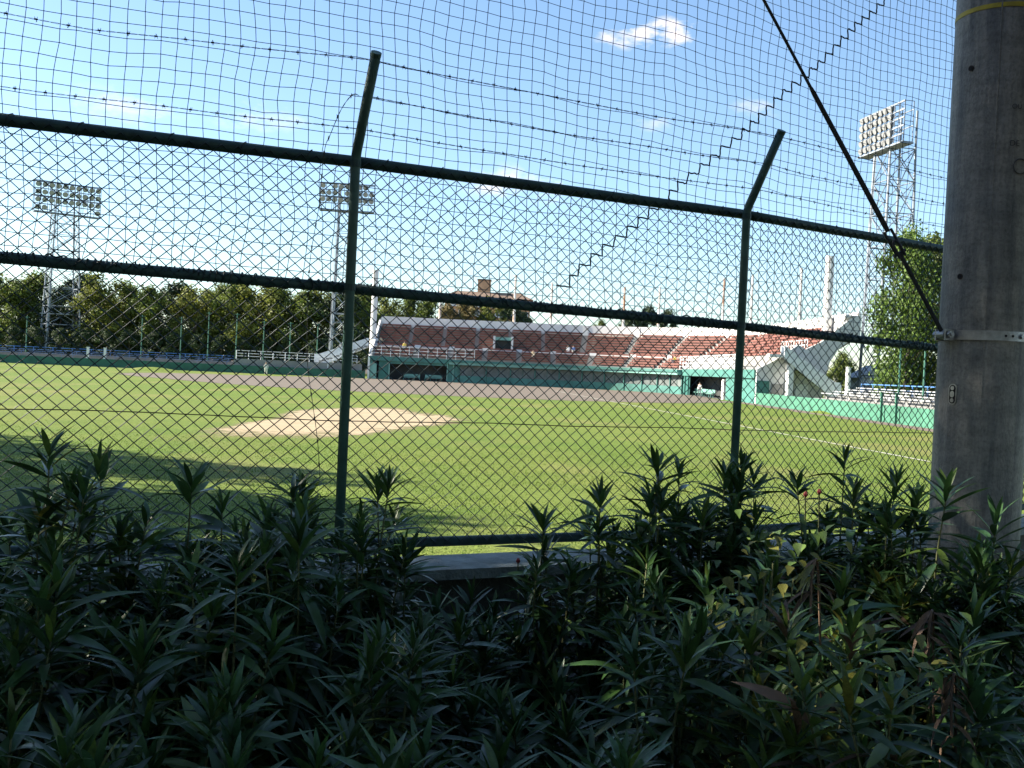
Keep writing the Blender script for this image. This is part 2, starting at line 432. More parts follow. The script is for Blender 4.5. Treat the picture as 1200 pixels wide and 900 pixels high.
# concrete base wall under the fence: one block per bay
kw = thing('retaining_wall', 'low concrete base wall carrying the chain link fence', 'wall', (0, 4.5, GZ))
inn, outt = foff(.20), foff(-.10)
for i in range(len(FP) - 1):
    a, b, c, d = outt[i], outt[i + 1], inn[i + 1], inn[i]
    e = (b - a).normalized() * .004
    m = MB(); m.prism([(a.x + e.x, a.y + e.y, -.02), (b.x - e.x, b.y - e.y, -.02), (c.x - e.x, c.y - e.y, -.02), (d.x + e.x, d.y + e.y, -.02)], (0, 0, ZK - .028))
    P(m, 'wall_section', 'wall_mossy', kw)
    m = MB(); q = [outt[i] + (outt[i] - inn[i]).normalized() * .03, outt[i + 1] + (outt[i + 1] - inn[i + 1]).normalized() * .03, c, d]
    m.prism([(p.x, p.y, ZK - .046) for p in q], (0, 0, .046)); P(m, 'coping', 'kerb_concrete', kw)

# ------------------------------------------------------------------ chain link fence
fen = thing('chain_link_fence', 'green chain link fence with bent top posts and barbed wire', 'fence', (FP[3].x, FP[3].y, ZK))
ARM = .27; ARMH = .375
for i, p in enumerate(FP):
    d = fdir(i); nrm = Vector((d.y, -d.x)); s = {3: .265, 4: .22}.get(i, .25)
    base = Vector((p.x, p.y, 0)); pts = [base + Vector((0, 0, ZK - .05)), base + Vector((0, 0, ZT - .05))]
    tip = base + Vector((nrm.x * s, nrm.y * s, ZT + ARMH))
    k0 = base + Vector((0, 0, ZT + .0)); k1 = base.lerp(tip, 0); 
    pts += [k0, k0.lerp(tip, .06) + Vector((0, 0, .012)), k0.lerp(tip, .16) + Vector((0, 0, .008)), tip]
    po = P(MB().tube(pts, .0213, 14), 'post', 'fence_green', fen, smooth=False)
    for q in po.data.polygons: q.use_smooth = len(q.vertices) == 4
    P(MB().tube([tip - (tip - k0).normalized() * .004, tip + (tip - k0).normalized() * .012], .0225, 14), 'post_cap', 'fence_green', po)
    for zz in (ZT - .02, zmid(p.x), ZB):
        P(MB().tube([base + Vector((0, 0, zz - .014)), base + Vector((0, 0, zz + .014))], .0245, 12), 'clamp', 'rail_green', po)
RO = foff(.053)
def r3(pl2, z): return [Vector((p.x, p.y, z(p.x) if callable(z) else z)) for p in pl2]
for i in range(len(FP) - 1):
    for nm, z, rad in (('top_rail', ZT, .0255), ('middle_rail', zmid, .0225), ('bottom_rail', ZB, .0235)):
        a, b = r3(RO[i:i + 2], z); pts = []
        sag = .0 if nm == 'top_rail' else .004
        for k in range(9):
            t = k / 8; pts.append(a.lerp(b, t) + Vector((0, 0, -sag * math.sin(t * math.pi) + .0015 * noise.noise(Vector((t * 5, i * 3.1, z if not callable(z) else 1.2))))))
        P(MB().tube(pts, rad, 12), nm, 'rail_green', fen, smooth=True)

def bay_noise(u, z, i):
    v = Vector((u * 1.3 + i * 7.7, z * 1.6, 2.0))
    v2 = Vector((u * 4 + i * 3, z * 4.2, 9.0))
    return (.010 * noise.noise(v) + .004 * noise.noise(v2), .008 * noise.noise(v + Vector((31, 4, 0))) + .003 * noise.noise(v2 + Vector((9, 2, 4))), .014 * noise.noise(v + Vector((5, 31, 8))))
CO = foff(.0265)
CW, CH = .0640, .0575
for i in range(1, len(FP) - 1):
    a, b = CO[i], CO[i + 1]; L = (b - a).length; d = (b - a) / L; nr = Vector((-d.y, d.x))
    m = MB(); nx = int(L / (CW / 2)); nzv = int((ZT - ZB) / (CH / 2))
    fine = 1 if i in (2, 3, 4) else 0
    for wi in range(nx):
        pts = []
        for k in range(nzv + 1):
            z = ZB + (ZT - ZB) * k / nzv; side = (k + wi) % 2
            u = (wi + side) * (L / nx)
            nu, nzz, nn = bay_noise(u, z, i)
            ed = min(1, min(u, L - u) / .12, (z - ZB + .01) / .1, (ZT - z + .01) / .1); ed = max(0, ed)
            u += nu * ed; zz = z + nzz * ed; dp = nn * ed + (.0022 if (k % 2) else -.0022)
            q = a + d * u + nr * dp; pts.append(Vector((q.x, q.y, zz)))
        m.tube(pts, .0030, 4, cap=False)
    o = P(m, 'chain_link_mesh', 'mesh_green', fen); o['kind'] = 'stuff'
for i in range(2, 5):
    a_, b_ = RO[i], RO[i + 1]; m = MB()
    for k in range(7):
        p = a_.lerp(b_, (k + .5) / 7 + rnd.uniform(-.02, .02))
        for z, r in ((ZT, .0285), (ZB, .026)):
            m.tube([Vector((p.x + r * .4 * math.sin(q * .785), p.y - r * math.cos(q * .785) * .95, z + r * math.sin(q * .785))) for q in range(9)], .0022, 4)
    o = P(m, 'wire_ties', 'wire_dark', fen); o['kind'] = 'stuff'
# tension wire half-way down
to = foff(.018); TL = cumlen(to); pts = []
for k in range(260):
    s = TL[1] + (TL[-1] - TL[1]) * k / 259; p = along(to, TL, s)
    pts.append(Vector((p.x, p.y, zten(p.x) + .012 * noise.noise(Vector((s * 1.1, 0, 4))) + .004 * noise.noise(Vector((s * 5, 0, 4))))))
P(MB().tube(pts, .0022, 5), 'tension_wire', 'rusty_wire', fen)
# barbed wire: two twisted strands and barbs every 10 cm
def barbed(pts, name='barbed_wire', barb=.105):
    m = MB(); L = [0]
    for a, b in zip(pts[:-1], pts[1:]): L.append(L[-1] + (b - a).length)
    def pos(s):
        s = max(0, min(L[-1] - 1e-6, s))
        for i in range(len(L) - 1):
            if s <= L[i + 1]: return pts[i].lerp(pts[i + 1], (s - L[i]) / max(1e-9, L[i + 1] - L[i]))
    n = int(L[-1] / .016); s1 = []; s2 = []
    for k in range(n + 1):
        s = L[-1] * k / n; p = pos(s); q = s * 2 * math.pi / .075
        off = Vector((0, math.cos(q), math.sin(q))) * .0018; s1.append(p + off); s2.append(p - off)
    m.tube(s1, .0011, 4); m.tube(s2, .0011, 4)
    s = .04
    while s < L[-1]:
        p = pos(s); t = (pos(s + .01) - p).normalized()
        for e in range(2):
            v = Vector((rnd.uniform(-.6, .6), rnd.uniform(-.4, .4), rnd.choice((-1, 1)))).normalized() * .010
            m.tube([p + t * .004 * e - v, p + t * .004 * e + v], .0011, 3)
        m.tube([p - t * .005, p + t * .007], .0034, 5)
        s += barb * rnd.uniform(.92, 1.08)
    P(m, name, 'wire_dark', fen)
def armpt(i, f):
    p = FP[i]; d = fdir(i); nrm = Vector((d.y, -d.x)); s = {3: .265, 4: .22}.get(i, .25)
    return Vector((p.x + nrm.x * s * f - nrm.x * .0, p.y + nrm.y * s * f, ZT + ARMH * f))
def strand(f, i0, i1, sag, seed, mids={}):
    pts = []
    for i in range(i0, i1):
        a, b = armpt(i, f), armpt(i + 1, f)
        for k in range(14):
            t = k / 14; p = a.lerp(b, t); dz = -sag * math.sin(math.pi * t) + .010 * noise.noise(Vector((t * 4 + i * 5, seed, 0)))
            if i in mids: t0, h = mids[i]; dz += h * max(0, 1 - abs(t - t0) / .45)
            pts.append(p + Vector((0, 0, dz)))
    pts.append(armpt(i1, f)); return pts
barbed(strand(.95, 1, 7, .012, 1, {2: (.5, -.035)}))
barbed(strand(.62, 3, 7, .02, 2))
barbed(strand(.30, 1, 7, .015, 3))
# broken strand hanging down from the bent post
hang = [at(421, 112, 4.10), at(413, 111, 4.08), at(400, 128, 4.05), at(387, 158, 4.1), at(380, 178, 4.2), at(374, 240, 4.26), at(364, 300, 4.33), at(361, 350, 4.3), at(360, 420, 4.3), at(366, 470, 4.28), at(372, 515, 4.27), at(375, 560, 4.27)]
barbed(cat(hang, 5), 'hanging_barbed_wire')

# ------------------------------------------------------------------ protective net
net = thing('protective_net', 'dark square mesh ball net rising above the chain link fence', 'net', (FP[3].x, FP[3].y, ZK))
NO = foff(.10); NL = cumlen(NO); NW = .062; NH = .0555
s0, s1 = NL[1], NL[-1]; ncol = int((s1 - s0) / NW); nrow = 76
def netp(i, j):
    s = s0 + i * NW; z0 = None
    v = Vector((i * .11, j * .12, 0)); v2 = Vector((i * .33, j * .31, 7)); v3 = Vector((i * .9, j * .9, 3))
    low = max(0, 1 - j / 6)
    ss = s + 0.028 * noise.noise(v) * (1 - low * .6) + .011 * noise.noise(v2) + .004 * noise.noise(v3) + low * .02 * math.sin(i * 1.9)
    p = along(NO, NL, ss); 
    z = zmid(p.x) + j * NH + .022 * noise.noise(v + Vector((17, 3, 1))) * min(1, j / 4) + .009 * noise.noise(v2 + Vector((2, 9, 1))) * min(1, j / 2) + .004 * noise.noise(v3 + Vector((5, 2, 8))) * min(1, j)
    z -= .018 * min(1, j / 5) * math.sin(s * 1.5)
    dp = .02 * noise.noise(v * 1.5 + Vector((3, 3, 3))) * min(1, j / 6)
    return Vector((p.x, p.y + dp, z))
grid = [[netp(i, j) for j in range(nrow + 1)] for i in range(ncol + 1)]
m = MB()
for i in range(ncol + 1): m.tube(grid[i], .0017, 3, cap=False)
for j in range(1, nrow + 1): m.tube([grid[i][j] for i in range(ncol + 1)], .0017, 3, cap=False)
o = P(m, 'net_mesh', 'net_twine', net); o['kind'] = 'stuff'
# knots where it shows: slightly thicker crossings
m = MB()
for i in range(0, ncol + 1):
    for j in range(1, nrow):
        c = grid[i][j]; k = len(m.v); r = .0036
        m.v += [c + Vector((r, 0, 0)), c + Vector((0, 0, r)), c + Vector((-r, 0, 0)), c + Vector((0, 0, -r)), c + Vector((0, -r, 0))]
        m.f += [[k, k + 1, k + 4], [k + 1, k + 2, k + 4], [k + 2, k + 3, k + 4], [k + 3, k, k + 4]]
o = P(m, 'net_knots', 'net_twine', net); o['kind'] = 'stuff'
# stair-stepped lacing that joins two widths of the net
def nearest(px, py):
    best = None
    for i in range(ncol + 1):
        for j in range(nrow + 1):
            q = proj(grid[i][j]); d = (q[0] - px) ** 2 + (q[1] - py) ** 2
            if best is None or d < best[0]: best = (d, i, j)
    return best[1], best[2]
i0, j0 = nearest(655, 340); i1, j1 = nearest(1036, 0)
m = MB(); path = [grid[i0][j0]]; ci, cj = i0, j0; tot = max(1, i1 - i0)
while ci < i1 + 8 and cj < nrow - 1 and ci < ncol - 1:
    want = j0 + (j1 - j0) * (ci + 1 - i0) / tot
    ci += 1; path.append(grid[ci][cj])
    while cj + .5 < want and cj < nrow - 1: cj += 1; path.append(grid[ci][cj])
path = [p + Vector((0, -.004, 0)) for p in path]
fine = []
for a, b in zip(path[:-1], path[1:]):
    for k in range(5): fine.append(a.lerp(b, k / 5) + Vector((rnd.uniform(-.002, .002), 0, rnd.uniform(-.003, .003))))
P(MB().tube(fine, .0042, 5), 'seam_lacing', 'seam_cord', net)
# lashing cord wound round the middle rail
m = MB(); RL = cumlen(RO); pts = []; n = 2600
for k in range(n):
    s = RL[1] + (RL[-1] - RL[1]) * k / n; p = along(RO, RL, s); q = s * 2 * math.pi / (.055 + .012 * math.sin(s * 3.1)); 
    d = .0262 + .004 * noise.noise(Vector((s * 9, 0, 0)))
    pts.append(Vector((p.x - .4 * math.cos(q) * d, p.y + .9 * math.cos(q) * d, zmid(p.x) + math.sin(q) * d)))
P(m.tube(pts, .0036, 5), 'lashing_cord', 'mesh_green', net)
P(MB().tube([Vector((p.x, p.y, zmid(p.x) + .02 + .006 * noise.noise(Vector((p.x * 6, 0, 2))))) for p in [along(NO, NL, NL[1] + (NL[-1] - NL[1]) * k / 200) for k in range(201)]], .005, 6), 'bottom_rope', 'mesh_green', net)

# ------------------------------------------------------------------ concrete pole with clamp and stay
PC = at(1150, 390, 4.5); PX, PY = PC.x + .012, PC.y; PR = .190
cp = thing('concrete_pole', 'stout grey concrete pole with a steel clamp band', 'pole', (PX, PY, GZ))
prof = [(GZ - .1, PR + .002), (1.4, PR), (2.6, PR - .001), (4.2, PR - .004), (7.5, PR - .012)]
m = MB(); m.tube([(PX, PY, z) for z, r in prof], [r for z, r in prof], 64)
o = P(m, 'shaft', 'pole_concrete', cp); 
for q in o.data.polygons: q.use_smooth = len(q.vertices) == 4
def on_pole(px, py):
    d = ray(px, py); c = Vector((PX - EYE.x, PY - EYE.y)); d2 = Vector((d.x, d.y)); A = d2.dot(d2); B = d2.dot(c); C = c.dot(c) - PR * PR
    dis = B * B - A * C
    t = (B - math.sqrt(max(0, dis))) / A; return EYE + d * t
def ring(z0, z1, rad, name, m_, parent, a0=0, a1=2 * math.pi, n=56, th=.004):
    mb = MB(); rows = []
    for k in range(n + 1):
        a = a0 + (a1 - a0) * k / n; c, s = math.cos(a), math.sin(a)
        rows.append([(PX + (rad - th) * c, PY + (rad - th) * s, z0), (PX + rad * c, PY + rad * s, z0), (PX + rad * c, PY + rad * s, z1), (PX + (rad - th) * c, PY + (rad - th) * s, z1)])
    mb.strip(rows); return P(mb, name, m_, parent)
zc = on_pole(1160, 393).z
band = ring(zc - .021, zc + .021, PR + .006, 'clamp_band', 'galv', cp, n=64, th=.008)
lug = on_pole(1112, 393); ln_ = Vector((lug.x - PX, lug.y - PY, 0)).normalized(); lt = Vector((-ln_.y, ln_.x, 0))
for sgn in (-1, 1):
    m = MB(); m.box(lug + ln_ * .02 + lt * .030 * sgn + Vector((0, 0, zc - lug.z)), .055, .008, .05, ax=(ln_, lt, Vector((0, 0, 1))))
    P(m, 'lug', 'galv', cp)
cc = Vector((lug.x, lug.y, zc)) + ln_ * .03
m = MB(); m.tube([cc - lt * .06, cc + lt * .06], .008, 10); m.tube([cc - lt * .052, cc - lt * .04], .017, 6); m.tube([cc + lt * .04, cc + lt * .052], .017, 6); m.tube([cc - lt * .024, cc + lt * .024], .022, 16)
P(m, 'bolt', 'galv', cp)
for px in (1178, 1186):
    q = on_pole(px, 393.5); nr = Vector((q.x - PX, q.y - PY, 0)).normalized()
    P(MB().tube([Vector((PX, PY, zc)) + nr * (PR + .004), Vector((PX, PY, zc)) + nr * (PR + .0075)], .0055, 10), 'bolt_hole', 'dark_hole', cp)
q = on_pole(1196, 393.5); nr = Vector((q.x - PX, q.y - PY, 0)).normalized()
P(MB().tube([Vector((PX, PY, zc)) + nr * (PR + .004), Vector((PX, PY, zc)) + nr * (PR + .016)], .012, 6), 'band_nut', 'galv', cp)
def stadium(q, hw, hh, out, name, m_, parent, r0=.0):
    nr = Vector((q.x - PX, q.y - PY, 0)).normalized(); tg = Vector((-nr.y, nr.x, 0)); poly = []
    for k in range(24):
        a = 2 * math.pi * k / 24; x = hw * math.cos(a); z = hw * math.sin(a) + (hh - hw) * (1 if math.sin(a) >= 0 else -1)
        poly.append(Vector((PX, PY, q.z + z)) + nr * (PR - .004) + tg * x)
    return P(MB().prism(poly, nr * (out + .004)), name, m_, parent)
q = on_pole(1116.5, 462)
slot = stadium(q, .020, .046, .003, 'inspection_slot', 'galv', cp)
stadium(q, .0155, .041, .0042, 'slot_hole', 'dark_hole', cp); stadium(q, .0105, .014, .0062, 'slot_nut', 'galv', cp)
stadium(Vector((q.x, q.y, q.z + .027)), .009, .009, .0062, 'slot_bolt', 'galv', cp); stadium(Vector((q.x, q.y, q.z - .027)), .009, .009, .0062, 'slot_bolt', 'galv', cp)
for (px, py, r) in ((1138, 80, .0085), (1125, 324, .0085)):
    q = on_pole(px, py); stadium(q, r * 1.5, r * 1.5, .0015, 'hole_rim', 'rusty_wire', cp); stadium(q, r, r, .0025, 'drill_hole', 'dark_hole', cp)
zy = on_pole(1165, 6).z
ring(zy - .010, zy + .010, PR - .0015, 'painted_ring', 'yellow_paint', cp, n=64, th=.004)
# casting seam running up the shaft
q = on_pole(1159, 300); nr = Vector((q.x - PX, q.y - PY, 0)).normalized()
P(MB().tube([Vector((PX, PY, z)) + nr * (PR - .0024) for z in (1.2, 2.0, 3.2, 4.4)], .0034, 6), 'casting_seam', 'pole_concrete', cp)
# faint printed marks
def pole_text(txt, px, py, h):
    cu = bpy.data.curves.new('t', 'FONT'); cu.body = txt; cu.size = h * 1.35; cu.align_x = 'CENTER'; cu.align_y = 'CENTER'
    ob = bpy.data.objects.new('t', cu); COL.objects.link(ob); bpy.context.view_layer.update()
    me = bpy.data.meshes.new_from_object(ob.evaluated_get(bpy.context.evaluated_depsgraph_get())); bpy.data.objects.remove(ob)
    q = on_pole(px, py); a0 = math.atan2(q.y - PY, q.x - PX); r = PR + .0012
    for v in me.vertices:
        a = a0 + v.co.x / PR; v.co = Vector((PX + r * math.cos(a), PY + r * math.sin(a), q.z + v.co.y)) - cp.location
    me.materials.clear(); me.materials.append(MATS['ink']); link('printed_mark', me, cp)
pole_text('OU', 1192, 125, .022); pole_text('DE', 1189, 168, .026)
q = on_pole(1196, 195); a0 = math.atan2(q.y - PY, q.x - PX); pts = []
for k in range(29):
    b = 2 * math.pi * k / 28; a = a0 + .032 * math.cos(b) / PR; pts.append((PX + PR * math.cos(a), PY + PR * math.sin(a), q.z + .032 * math.sin(b)))
P(MB().tube(pts, .0022, 4), 'printed_mark', 'ink', cp)

st = thing('stay_cable', 'dark steel stay cable running up from the concrete pole clamp', 'cable', (cc.x, cc.y, cc.z))
A = cc.copy(); Bp = at(895, 0, 4.30); dirc = (Bp - A)
def sc(px, py): # point on the stay closest to a pixel
    best = None
    for k in range(400):
        p = A + dirc * (k / 399); q = proj(p); d = (q[0] - px) ** 2 + (q[1] - py) ** 2
        if best is None or d < best[0]: best = (d, k / 399)
    return best[1]
t1, t2, t3 = sc(1066, 305), sc(1046, 268), sc(952, 102)
P(MB().tube([A + dirc * t2, A + dirc * .6, A + dirc * 3.2], .0068, 8), 'cable', 'cable_steel', st)
P(MB().tube([A + dirc * t2, A + dirc * (t2 + .02), A + dirc * (t3 - .02), A + dirc * t3], [.010, .012, .0105, .008], 8), 'guy_grip', 'cable_steel', st)
P(MB().tube([A, A + dirc * (t1 * .7 + t2 * .3)], .0098, 8), 'turnbuckle_rod', 'cable_steel', st)
u = dirc.normalized(); sd_ = u.cross(Vector((0, 1, 0))).normalized()
lp = []; c0 = A + dirc * ((t1 + t2) / 2)
for k in range(17):
    a = math.pi * k / 16; lp.append(c0 + sd_ * .017 * math.cos(a) - u * .040 * math.sin(a))
lp = [lp[0] + u * .085] + lp + [lp[-1] + u * .085]
P(MB().tube(cat(lp, 2), .0062, 8), 'thimble_loop', 'cable_steel', st)
lp2 = [c0 + Vector((0, -.012, 0)) + sd_ * .014 * math.cos(math.pi * k / 12) + u * .03 * math.sin(math.pi * k / 12) for k in range(13)]
P(MB().tube([lp2[0] - u * .05] + lp2 + [lp2[-1] - u * .05], .0062, 8), 'shackle', 'cable_steel', st)
P(MB().tube([c0 - sd_ * .03 - u * .03, c0 + sd_ * .03 - u * .03], .008, 8), 'shackle_pin', 'cable_steel', st)
# ------------------------------------------------------------------ grandstand
RA = 16.5; TH = R(88); S1 = 28.0; S2 = S1 + RA * TH; S3 = S2 + 30
X0, Y0 = -21.0, 146.4
def fpath(s, o=0.0, z=0.0):
    if s <= S1: p = Vector((X0 + s, Y0)); th = 0
    elif s <= S2:
        th = (s - S1) / RA; p = Vector((X0 + S1 + RA * math.sin(th), Y0 - RA * (1 - math.cos(th))))
    else:
        th = TH; p = Vector((X0 + S1 + RA * math.sin(th), Y0 - RA * (1 - math.cos(th)))) + (s - S2) * Vector((math.cos(th), -math.sin(th)))
    n = Vector((math.sin(th), math.cos(th)))
    return Vector((p.x + n.x * o, p.y + n.y * o, z))
def pnorm(s):
    th = 0 if s <= S1 else min(TH, (s - S1) / RA); return Vector((math.sin(th), math.cos(th), 0))
def s_of(px, o, z):
    lo, hi = -5.0, S3 + 5
    for _ in range(50):
        mid_ = (lo + hi) / 2
        if proj(fpath(mid_, o, z))[0] < px: lo = mid_
        else: hi = mid_
    return (lo + hi) / 2
def samples(a, b, step=1.6):
    n = max(1, int(math.ceil((b - a) / step))); return [a + (b - a) * k / n for k in range(n + 1)]
def sweep(a, b, prof, name, m_, parent, step=1.6, closed=True, **k):
    mb = MB(); ss = samples(a, b, step); n = len(prof)
    for s in ss:
        for (o_, z_) in prof: mb.v.append(fpath(s, o_, z_))
    for i in range(len(ss) - 1):
        for j in range(n if closed else n - 1):
            mb.f.append([i * n + j, i * n + (j + 1) % n, (i + 1) * n + (j + 1) % n, (i + 1) * n + j])
    if closed:
        mb.f.append(list(range(n))); mb.f.append([(len(ss) - 1) * n + j for j in range(n)][::-1])
    return P(mb, name, m_, parent, **k)
def rect(o0, o1, z0, z1): return [(o0, z0), (o1, z0), (o1, z1), (o0, z1)]
gs = thing('grandstand', 'curved white concrete grandstand with red bench rows and teal dugouts', 'grandstand', (0, 148, 0))
LO_O, LO_Z, LD, LH, LN = .75, 3.45, .66, .37, 5
WK = LO_O + LD * LN; WKE = WK + 1.1
UP_Z = 5.2; UD, UH, UN = .60, .42, 8; UO = WKE + .15
BK = UO + UD * UN + .35; BZ = UP_Z + UH * UN
# stepped terraces (closed section, open underneath at the back)
prof = [(0, 3.05), (0, LO_Z - .12)]
o_, z_ = LO_O, LO_Z - .12
prof.append((o_, z_))
for k in range(LN):
    z_ = LO_Z + LH * k; prof.append((o_, z_)); o_ += LD; prof.append((o_, z_))
zw = z_; prof += [(WKE, zw), (WKE, UP_Z)]; o_ = WKE + .15; prof.append((o_, UP_Z)); z_ = UP_Z
for k in range(UN):
    z_ = UP_Z + UH * k; prof.append((o_, z_)); o_ += UD; prof.append((o_, z_))
prof += [(BK, z_), (BK, z_ - .9), (WK, 3.05)]
sweep(0, S3, prof, 'terrace', 'terrace_concrete', gs)
SW = s_of(790, WKE, 5.5)
sweep(0, SW, rect(WKE - .14, WKE - .004, zw + .004, UP_Z + .17), 'walkway_wall', 'white_concrete', gs)
sweep(SW + .01, S3, rect(WKE - .14, WKE - .004, zw + .004, UP_Z + .06), 'walkway_wall', 'terrace_concrete', gs)
# back wall in panels with piers between them
AIS = [0.0]
while AIS[-1] < S3 - 2: AIS.append(AIS[-1] + 5.1)
AIS = [a for a in AIS if a < S3 - 2.5] + [S3]
for a, b in zip(AIS[:-1], AIS[1:]):
    sweep(a + .01, b - .01, rect(BK - .28, BK, z_ + .004, 9.75), 'back_wall_panel', 'white_concrete', gs)
for a in AIS[1:-1]:
    sweep(a - .22, a + .22, rect(BK - .36, BK - .284, z_ + .006, 9.7), 'pier', 'white_concrete', gs)
# benches: each row of each block is one bench with plank and feet
VA, VB = s_of(579, UO, 5.8), s_of(600, UO, 5.8)      # stair mouth
def bench(a, b, o0, z):
    mb = MB(); ss = samples(a, b, 1.3)
    for s in ss:
        for (oo, zz) in rect(o0, o0 + .34, z + .19, z + .42): mb.v.append(fpath(s, oo, zz))
    for i in range(len(ss) - 1):
        for j in range(4): mb.f.append([i * 4 + j, i * 4 + (j + 1) % 4, (i + 1) * 4 + (j + 1) % 4, (i + 1) * 4 + j])
    k = len(ss) - 1; mb.f.append([0, 1, 2, 3]); mb.f.append([k * 4 + 3, k * 4 + 2, k * 4 + 1, k * 4])
    for s in ss[::2]:
        n = pnorm(s); t = Vector((n.y, -n.x, 0)); mb.box(fpath(s, o0 + .17, z + .092), .09, .26, .18, ax=(t, n, Vector((0, 0, 1))))
    P(mb, 'bench', 'seat_red', gs)
for a, b in zip(AIS[:-1], AIS[1:]):
    for k in range(UN):
        oo = UO + UD * k + .2; zz = UP_Z + UH * k; aa, bb = a + .34, b - .34
        if b == S3: bb = S3 - .5
        if VA - 1 < (aa + bb) / 2 and aa < VB and bb > VA and k < 3:
            if VA - aa > .6: bench(aa, VA - .15, oo, zz)
            if bb - VB > .6: bench(VB + .15, bb, oo, zz)
            continue
        bench(aa, bb, oo, zz)
    if a > s_of(866, LO_O, 3.5) - 4.5: continue
    if b > s_of(797, LO_O, 4): continue
    a2 = a + 1.6 if a > 1 else a
    for k in range(LN): bench(a2 + .3 if a > 1 else a + .5, b + 1.0, LO_O + LD * k + .22, LO_Z + LH * k)
# stair mouth: white frame with teal head
vm = fpath((VA + VB) / 2, 0, 0)
for s in (VA, VB):
    sweep(s - .16, s + .16, rect(WKE - .55, UO + 1.6, zw + .004, zw + 2.35), 'stair_mouth_jamb', 'white_concrete', gs)
sweep(VA + .165, VB - .165, rect(WKE - .35, UO + 1.7, zw + 1.75, zw + 2.2), 'stair_mouth_head', 'teal_light', gs)
sweep(VA + .165, VB - .165, rect(UO + .3, UO + .5, zw + .004, zw + 1.74), 'stair_mouth_recess', 'interior', gs)
# front railings
def railing(a, b, o0, z0, h, step, rows, parent, name='railing', m_='rail_white', r=.035):
    mb = MB(); ss = samples(a, b, step)
    for s in ss: mb.tube([fpath(s, o0, z0), fpath(s, o0, z0 + h)], r * 1.2, 6)
    for f in rows: mb.tube([fpath(s, o0, z0 + h * f) for s in samples(a, b, 1.2)], r, 6)
    P(mb, name, m_, parent)
railing(.2, s_of(556, .2, 4), .2, LO_Z - .12, 1.5, 1.5, (1, .67, .34), gs)
railing(s_of(797, .2, 4), s_of(866, .2, 4), .2, LO_Z - .1, 1.75, .9, (1, .75, .5, .25), gs, r=.05)
railing(S3 - 9, S3 - .3, UO - .1, UP_Z, 1.5, .9, (1, .66, .33), gs)
# facade: roof edge, low wall, bays of screen windows, two dugouts
sa, sb = s_of(526, 0, 1), s_of(800, 0, 1); sl0, sl1 = s_of(456, 0, 1), s_of(524, 0, 1); sr0, sr1 = s_of(806, 0, 1), s_of(846, 0, 1)
sweep(.05, sa - .02, rect(-.25, -.004, 2.72, 3.36), 'roof_edge', 'teal', gs)
sweep(sa, sb, rect(-.95, -.004, 2.98, 3.34), 'roof_edge', 'teal', gs)
sweep(sa, sb, rect(-.80, -.02, 2.62, 2.976), 'roof_beam', 'teal_light', gs)
sweep(sb + .02, S3, rect(-.2, -.004, 2.55, 3.44), 'roof_edge', 'teal', gs)
sweep(.05, S3 - .05, rect(2.4, 2.6, 0, 3.04), 'rear_wall', 'interior', gs)
sweep(.05, S3 - .05, rect(.02, 2.38, -.01, .03), 'dugout_floor', 'interior', gs)
sweep(0.05, sl0 - 2.4, rect(.0, .2, 0, 2.716), 'facade_panel', 'teal', gs)
sweep(sl0 - 1.55, sl0, rect(.0, .2, 0, 2.716), 'facade_panel', 'teal_dark', gs)
sweep(.05, 1.0, rect(-.06, -.004, .02, 2.3), 'green_door', 'teal_light', gs)
sweep(sl0, sl1, rect(.0, .2, 2.35, 2.716), 'dugout_lintel', 'teal', gs)
sweep(sl1, sa + 1.6, rect(.0, .2, 0, 2.6), 'facade_panel', 'teal', gs)
for px in (456, 524, 531): 
    s = s_of(px, 0, 1); P(MB().tube([fpath(s, -.1, 0), fpath(s, -.1, 2.7)], .09, 8), 'dugout_post', 'teal_light', gs)
for (a, b) in ((s_of(473, 1, .8), s_of(492, 1, .8)), (s_of(498, 1, .8), s_of(518, 1, .8)), (s_of(812, 1, .8), s_of(836, 1, .8))):
    db = sweep(a, b, rect(.8, 1.15, .42, .5), 'dugout_bench', 'teal_light', gs)
    sweep(a, b, rect(1.2, 1.26, .55, .95), 'bench_back', 'teal_light', gs)
    mb = MB()
    for s in samples(a, b, 1.2): mb.box(fpath(s, 1.0, .22), .08, .3, .40)
    P(mb, 'bench_legs', 'teal', gs)
bays = [537, 569.5, 598, 626.6, 655, 681.7, 708, 731, 752, 770, 785, 799]
sv = [s_of(px, 0, 1) for px in bays]
for a, b in zip(sv[:-1], sv[1:]):
    wl_ = sweep(a + .02, b - .02, rect(.0, .16, 0, 1.05), 'low_wall_panel', 'teal', gs)
    pn = sweep(a + .09, b - .09, rect(.10, .13, 1.054, 2.6), 'screen_window', 'screen_mesh', gs)
    c = (a + b) / 2
    P(MB().bar(fpath(c, .07, 1.06), fpath(c, .07, 2.6), .05), 'mullion', 'teal_dark', gs)
for s in sv: P(MB().tube([fpath(s, -.03, 0), fpath(s, -.03, 2.62)], .085, 8), 'bay_post', 'teal', gs)
sweep(sb + .1, sr0, rect(.0, .2, 0, 2.546), 'facade_panel', 'teal_dark', gs)
sweep(sr1 + .0, sr1 + 1.0, rect(-.08, .15, 0, 2.3), 'white_door', 'white_concrete', gs)
sweep(sr1 + 1.0, sr1 + 1.7, rect(.1, .2, 0, 2.546), 'dark_doorway', 'interior', gs)
sweep(sr1 + 1.7, S3 - .05, rect(.0, .2, 0, 2.546), 'facade_panel', 'teal', gs)
for px in (803, 809): 
    s = s_of(px, 0, 1); P(MB().tube([fpath(s, -.1, 0), fpath(s, -.1, 2.55)], .08, 8), 'dugout_post', 'teal', gs)
